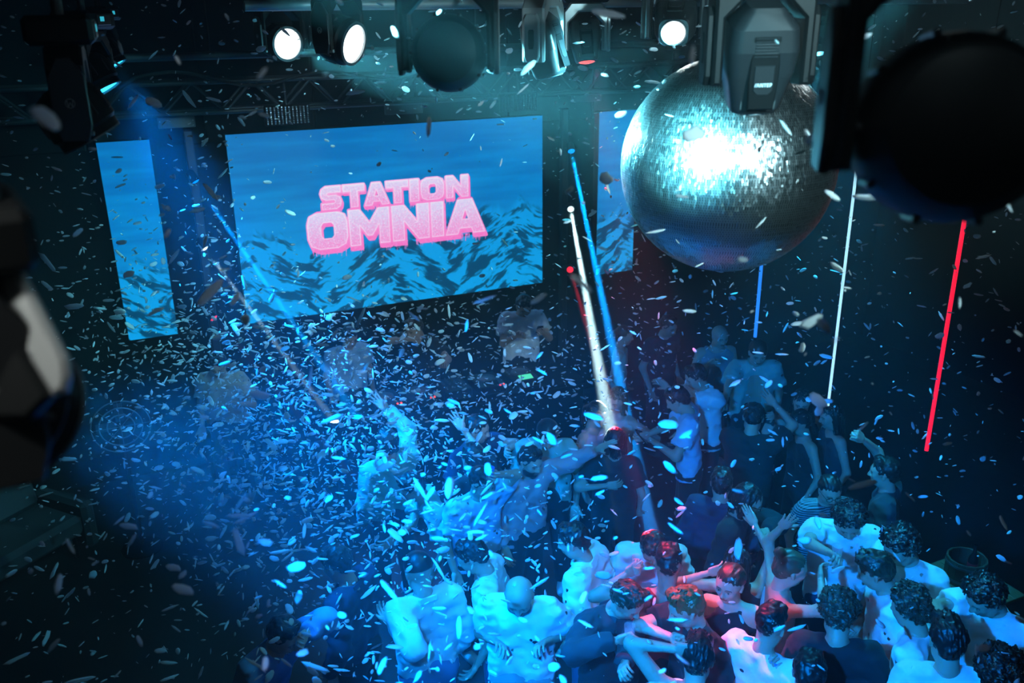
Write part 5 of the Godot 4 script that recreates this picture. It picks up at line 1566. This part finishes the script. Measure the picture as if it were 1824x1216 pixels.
	for q in [[-0.6, -0.28], [0.6, -0.28], [-0.6, 0.28], [0.6, 0.28]]:
		part("leg", rod(Vector3(q[0], 0, q[1]), Vector3(q[0], 0.24, q[1]), 0.02, 8), mats.black_plastic, so)
	# pedestal fan: only its ring catches light
	var fa := thing("pedestal_fan", "pedestal fan with round wire guard standing left of the stage", "fan", Vector3(-0.265, 0, -8.57))
	part("foot", lathe([Vector2(0, 0.04), Vector2(0.05, 0.04), Vector2(0.2, 0.015), Vector2(0.2, 0), Vector2(0, 0)], 24), mats.black_plastic, fa)
	part("pole", rod(Vector3(0, 0.03, 0), Vector3(0, 1.3, -0.06), 0.018, 10), mats.black_plastic, fa)
	part("motor", lathe([Vector2(0, -0.1), Vector2(0.07, -0.08), Vector2(0.08, 0.0), Vector2(0.05, 0.03), Vector2(0, 0.04)], 20), mats.black_plastic, fa, Transform3D(Basis(Vector3.RIGHT, PI / 2), Vector3(0, 1.37, -0.04)))
	for k in 4:
		part("blade", box(Vector3(0.18, 0.08, 0.006), 0.002), mats.dark_plastic, fa, Transform3D(Basis(Vector3.BACK, k * PI / 2) * Basis(Vector3.RIGHT, 0.4), Vector3(0, 1.37, 0.02) + Basis(Vector3.BACK, k * PI / 2) * Vector3(0.13, 0, 0)))
	for rr in [0.26, 0.19, 0.12]:
		var rg := TorusMesh.new()
		rg.inner_radius = rr - 0.006
		rg.outer_radius = rr + 0.006
		rg.rings = 40
		rg.ring_segments = 8
		part("guard_ring", rg, mats.grey_metal, fa, Transform3D(Basis(Vector3.RIGHT, PI / 2), Vector3(0, 1.37, 0.06)))
	for k in 8:
		var a := TAU * k / 8
		part("guard_spoke", rod(Vector3(0, 1.37, 0.065), Vector3(cos(a) * 0.26, 1.37 + sin(a) * 0.26, 0.06), 0.003, 6), mats.grey_metal, fa)

func held(k: int, hand: String) -> Transform3D:
	var t: Node3D = folk[k]
	return t.transform * Transform3D(Basis(), t.get_meta(hand))

func find(text: String) -> int:
	for k in folk.size():
		if str(folk[k].get_meta("label")).begins_with(text):
			return k
	return 0

func build_props() -> void:
	var tumbler := lathe([Vector2(0, 0), Vector2(0.028, 0), Vector2(0.034, 0.13), Vector2(0.0325, 0.13), Vector2(0.0265, 0.008), Vector2(0, 0.008)], 20)
	var drink := lathe([Vector2(0, 0.01), Vector2(0.0262, 0.01), Vector2(0.029, 0.06), Vector2(0, 0.06)], 20)
	var amber := mat("drink", Color(0.35, 0.28, 0.12), 0.1)
	for q in [["tall dark-haired man in white", "hand_R", "tall clear glass held by tall man in white t-shirt"], ["man in dark jacket", "hand_R", "small clear glass held by man in dark jacket"], ["shaven-headed", "hand_L", "small clear glass raised by shaven-headed person"]]:
		var xf := held(find(q[0]), q[1])
		var t := thing("drinking_glass", q[2], "glass", xf.origin + Vector3(0, -0.05, 0), "glasses in people's hands")
		part("glass_wall", tumbler, mats.glass, t)
		part("drink", drink, amber, t)
	for q in [["man in pale blue shirt", "hand_L", "small blue plastic cup held up over the crowd"], ["man with faded haircut", "hand_R", "pale blue plastic cup held by faded-haircut man"]]:
		var xf := held(find(q[0]), q[1])
		var t := thing("plastic_cup", q[2], "cup", xf.origin + Vector3(0, -0.04, 0), "plastic cups in people's hands")
		part("cup_wall", lathe([Vector2(0, 0), Vector2(0.026, 0), Vector2(0.037, 0.095), Vector2(0.039, 0.097), Vector2(0.0355, 0.095), Vector2(0.025, 0.004), Vector2(0, 0.004)], 20), mats.blue_cup, t)
		part("drink", lathe([Vector2(0.0, 0.07), Vector2(0.0325, 0.07), Vector2(0.031, 0.06)], 20), amber, t)
	for q in [["man in blue-grey", "hand_R", "dark phone held by man in blue-grey t-shirt"], ["man in white t-shirt behind", "hand_L", "dark phone held by man behind the decks"], ["dark-haired man in black t-shirt holding", "hand_L", "pale phone held up by man in black t-shirt"], ["smiling long-haired", "hand_L", "dark phone held by the smiling long-haired woman"]]:
		var xf := held(find(q[0]), q[1])
		var t := thing("phone", q[2], "phone", xf.origin, "phones in people's hands")
		t.rotation = Vector3(-0.7, xf.basis.get_euler().y + PI, 0)
		part("phone_case", box(Vector3(0.075, 0.155, 0.009), 0.004), mats.black_plastic, t)
		part("phone_glass", box(Vector3(0.069, 0.145, 0.001)), mats.dark_plastic, t, Transform3D(Basis(), Vector3(0, 0, 0.005)))

# ------------------------------------------------------------------ paper snow in the air
func flake_mesh(r: RandomNumberGenerator) -> ArrayMesh:   # a puffy, torn-edged scrap, about 1 long (x), 0.45 wide (z), 0.2 thick (y)
	var st := new_st()
	st.set_smooth_group(1)
	var n := 9
	var rim := []
	for k in n:
		var a := TAU * k / n
		var w := r.randf_range(0.78, 1.12)
		rim.append(Vector3(cos(a) * 0.5 * w, r.randf_range(-0.04, 0.04), sin(a) * 0.24 * w))
	var mid := [[], []]
	for s in 2:
		for k in n:
			mid[s].append(Vector3(rim[k].x * 0.6, (1 - 2 * s) * r.randf_range(0.07, 0.12), rim[k].z * 0.6))
	for k in n:
		var l := (k + 1) % n
		tri(st, Vector3(0, 0.11, 0), mid[0][l], mid[0][k])
		quad(st, mid[0][k], mid[0][l], rim[l], rim[k])
		tri(st, Vector3(0, -0.11, 0), mid[1][k], mid[1][l])
		quad(st, mid[1][l], mid[1][k], rim[k], rim[l])
	return done(st)

func build_snow() -> void:
	var r := RandomNumberGenerator.new()
	r.seed = 4242
	var paper := mat("paper_snow", Color(0.82, 0.83, 0.84), 0.9)
	paper.backlight_enabled = true
	paper.backlight = Color(0.95, 0.95, 0.95)
	var shapes := []
	for k in 5:
		shapes.append(flake_mesh(r))
	var eye := Vector3(0, 5, 0)
	var ahead := Vector3(0.38157, -0.3453, -0.85742)
	var right := Vector3(0.91183, -0.01151, 0.41041)
	var up := Vector3(0.15158, 0.93842, -0.31046)
	var lamps := []
	for c in get_children():
		if c is SpotLight3D:
			lamps.append(c.position)
	var found := []
	# [how many, middle, spread, even box?]
	for q in SNOW:
		for k in q[0]:
			var p: Vector3
			if q[3]:
				p = q[1] + Vector3(r.randf_range(-1, 1), r.randf_range(-1, 1), r.randf_range(-1, 1)) * q[2]
			else:
				p = q[1] + Vector3(r.randfn(), r.randfn(), r.randfn()) * q[2]
			var l := 0.019 + 0.02 * r.randf() + 0.034 * pow(r.randf(), 3.0)
			if r.randf() < 0.35:
				l *= 0.45
			if q.size() > 4:
				l *= q[4]
			var thin := r.randf_range(0.5, 1.9)
			var long := r.randf_range(0.9, 2.2)
			var yaw := r.randf() * TAU
			var pitch := r.randfn(0, 0.45)
			var spin := r.randf() * TAU
			var kind := r.randi() % 5
			if p.y < 0.05 or p.y > 6.1 or p.z < -9.9 or p.z > 3.0 or p.x < -3.6 or p.x > 10.5:
				continue
			var d := p - eye
			var over := -10.0 / minf(d.z, -0.01)   # where the sight line to it meets the LED wall: keep the picture readable
			if 5.0 + d.y * over > 1.7 and 5.0 + d.y * over < 3.9 and d.x * over > 1.2 and d.x * over < 4.9 and (kind > 0 or (d.x * over > 1.8 and d.x * over < 4.2 and 5.0 + d.y * over > 2.35 and 5.0 + d.y * over < 3.25)):
				continue
			var depth := d.dot(ahead)
			if depth < (1.3 if d.dot(up) > 0.0 else 2.3) or absf(d.dot(right)) > depth * 0.62 or absf(d.dot(up)) > depth * 0.43:
				continue
			var clear := true
			for c in lamps:
				if c.distance_squared_to(p) < 0.04:
					clear = false
			if not clear or p.distance_to(BALL) < 0.55:
				continue
			var b := Basis.from_euler(Vector3(0, yaw, pitch)) * Basis(Vector3.RIGHT, spin)
			found.append([l / depth, Transform3D(b.scaled_local(Vector3(l * long, l * 0.9, l * thin)), p), kind, d.dot(right) / depth, d.dot(up) / depth, depth, long / thin])
	found.sort_custom(func(a, b): return a[0] > b[0])
	var most := mini(300, found.size())
	for k in most:
		var f: Array = found[k]
		var o := part("snow_flake", shapes[f[2]], paper, self, f[1])
		var x: float = 912 + f[3] * 1594
		var y: float = 608 - f[4] * 1594
		var near: String = "blurred close-up" if f[5] < 2.2 else "drifting"
		var place := "over the dark upper left rig"
		if x > 1090 and x < 1500 and y > 110 and y < 480: place = "in front of the mirror ball"
		elif x > 1440 and y < 400: place = "near the close black head"
		elif x > 1500 and y < 820: place = "in the dark right of the mirror ball"
		elif x > 400 and x < 970 and y > 200 and y < 560: place = "in front of the wide screen"
		elif x > 960 and y < 560: place = "between wide screen and mirror ball"
		elif x < 330 and y > 250 and y < 620: place = "in front of the left strip screen"
		elif x > 900 and y > 850: place = "above the front rows of dancers"
		elif x > 640 and y > 540: place = "above the middle of the dance floor"
		elif y > 540: place = "in the blue light at lower left"
		elif y < 250 and x > 400: place = "before the rig above the screen"
		tag(o, "%s %s white paper snow flake %s" % [near, "slender" if f[6] > 1.7 else "roundish" if f[6] < 1.0 else "oval", place], "snow flake", "paper snow flakes in the air")
	var mm := MultiMesh.new()
	mm.transform_format = MultiMesh.TRANSFORM_3D
	mm.mesh = shapes[0]
	mm.instance_count = found.size() - most
	for k in found.size() - most:
		mm.set_instance_transform(k, found[most + k][1])
	var rest := MultiMeshInstance3D.new()
	rest.name = "paper_snow"
	rest.multimesh = mm
	rest.material_override = paper
	add_child(rest)
	tag(rest, "countless tiny white paper flakes filling the air of the hall", "paper snow", "", "stuff")

const SNOW := [[7500, Vector3(2.6, 3.0, -5.0), Vector3(4.6, 2.3, 4.6), true], [3600, Vector3(1.1, 2.2, -7.3), Vector3(0.8, 0.75, 0.9), false], [2000, Vector3(1.35, 1.9, -5.6), Vector3(0.75, 0.55, 0.8), false], [700, Vector3(0.7, 2.6, -3.4), Vector3(0.5, 0.9, 0.9), false], [70, Vector3(0.6, 3.4, -2.5), Vector3(0.5, 0.6, 0.7), false], [700, Vector3(3.1, 1.6, -7.0), Vector3(1.0, 0.5, 0.6), false]]
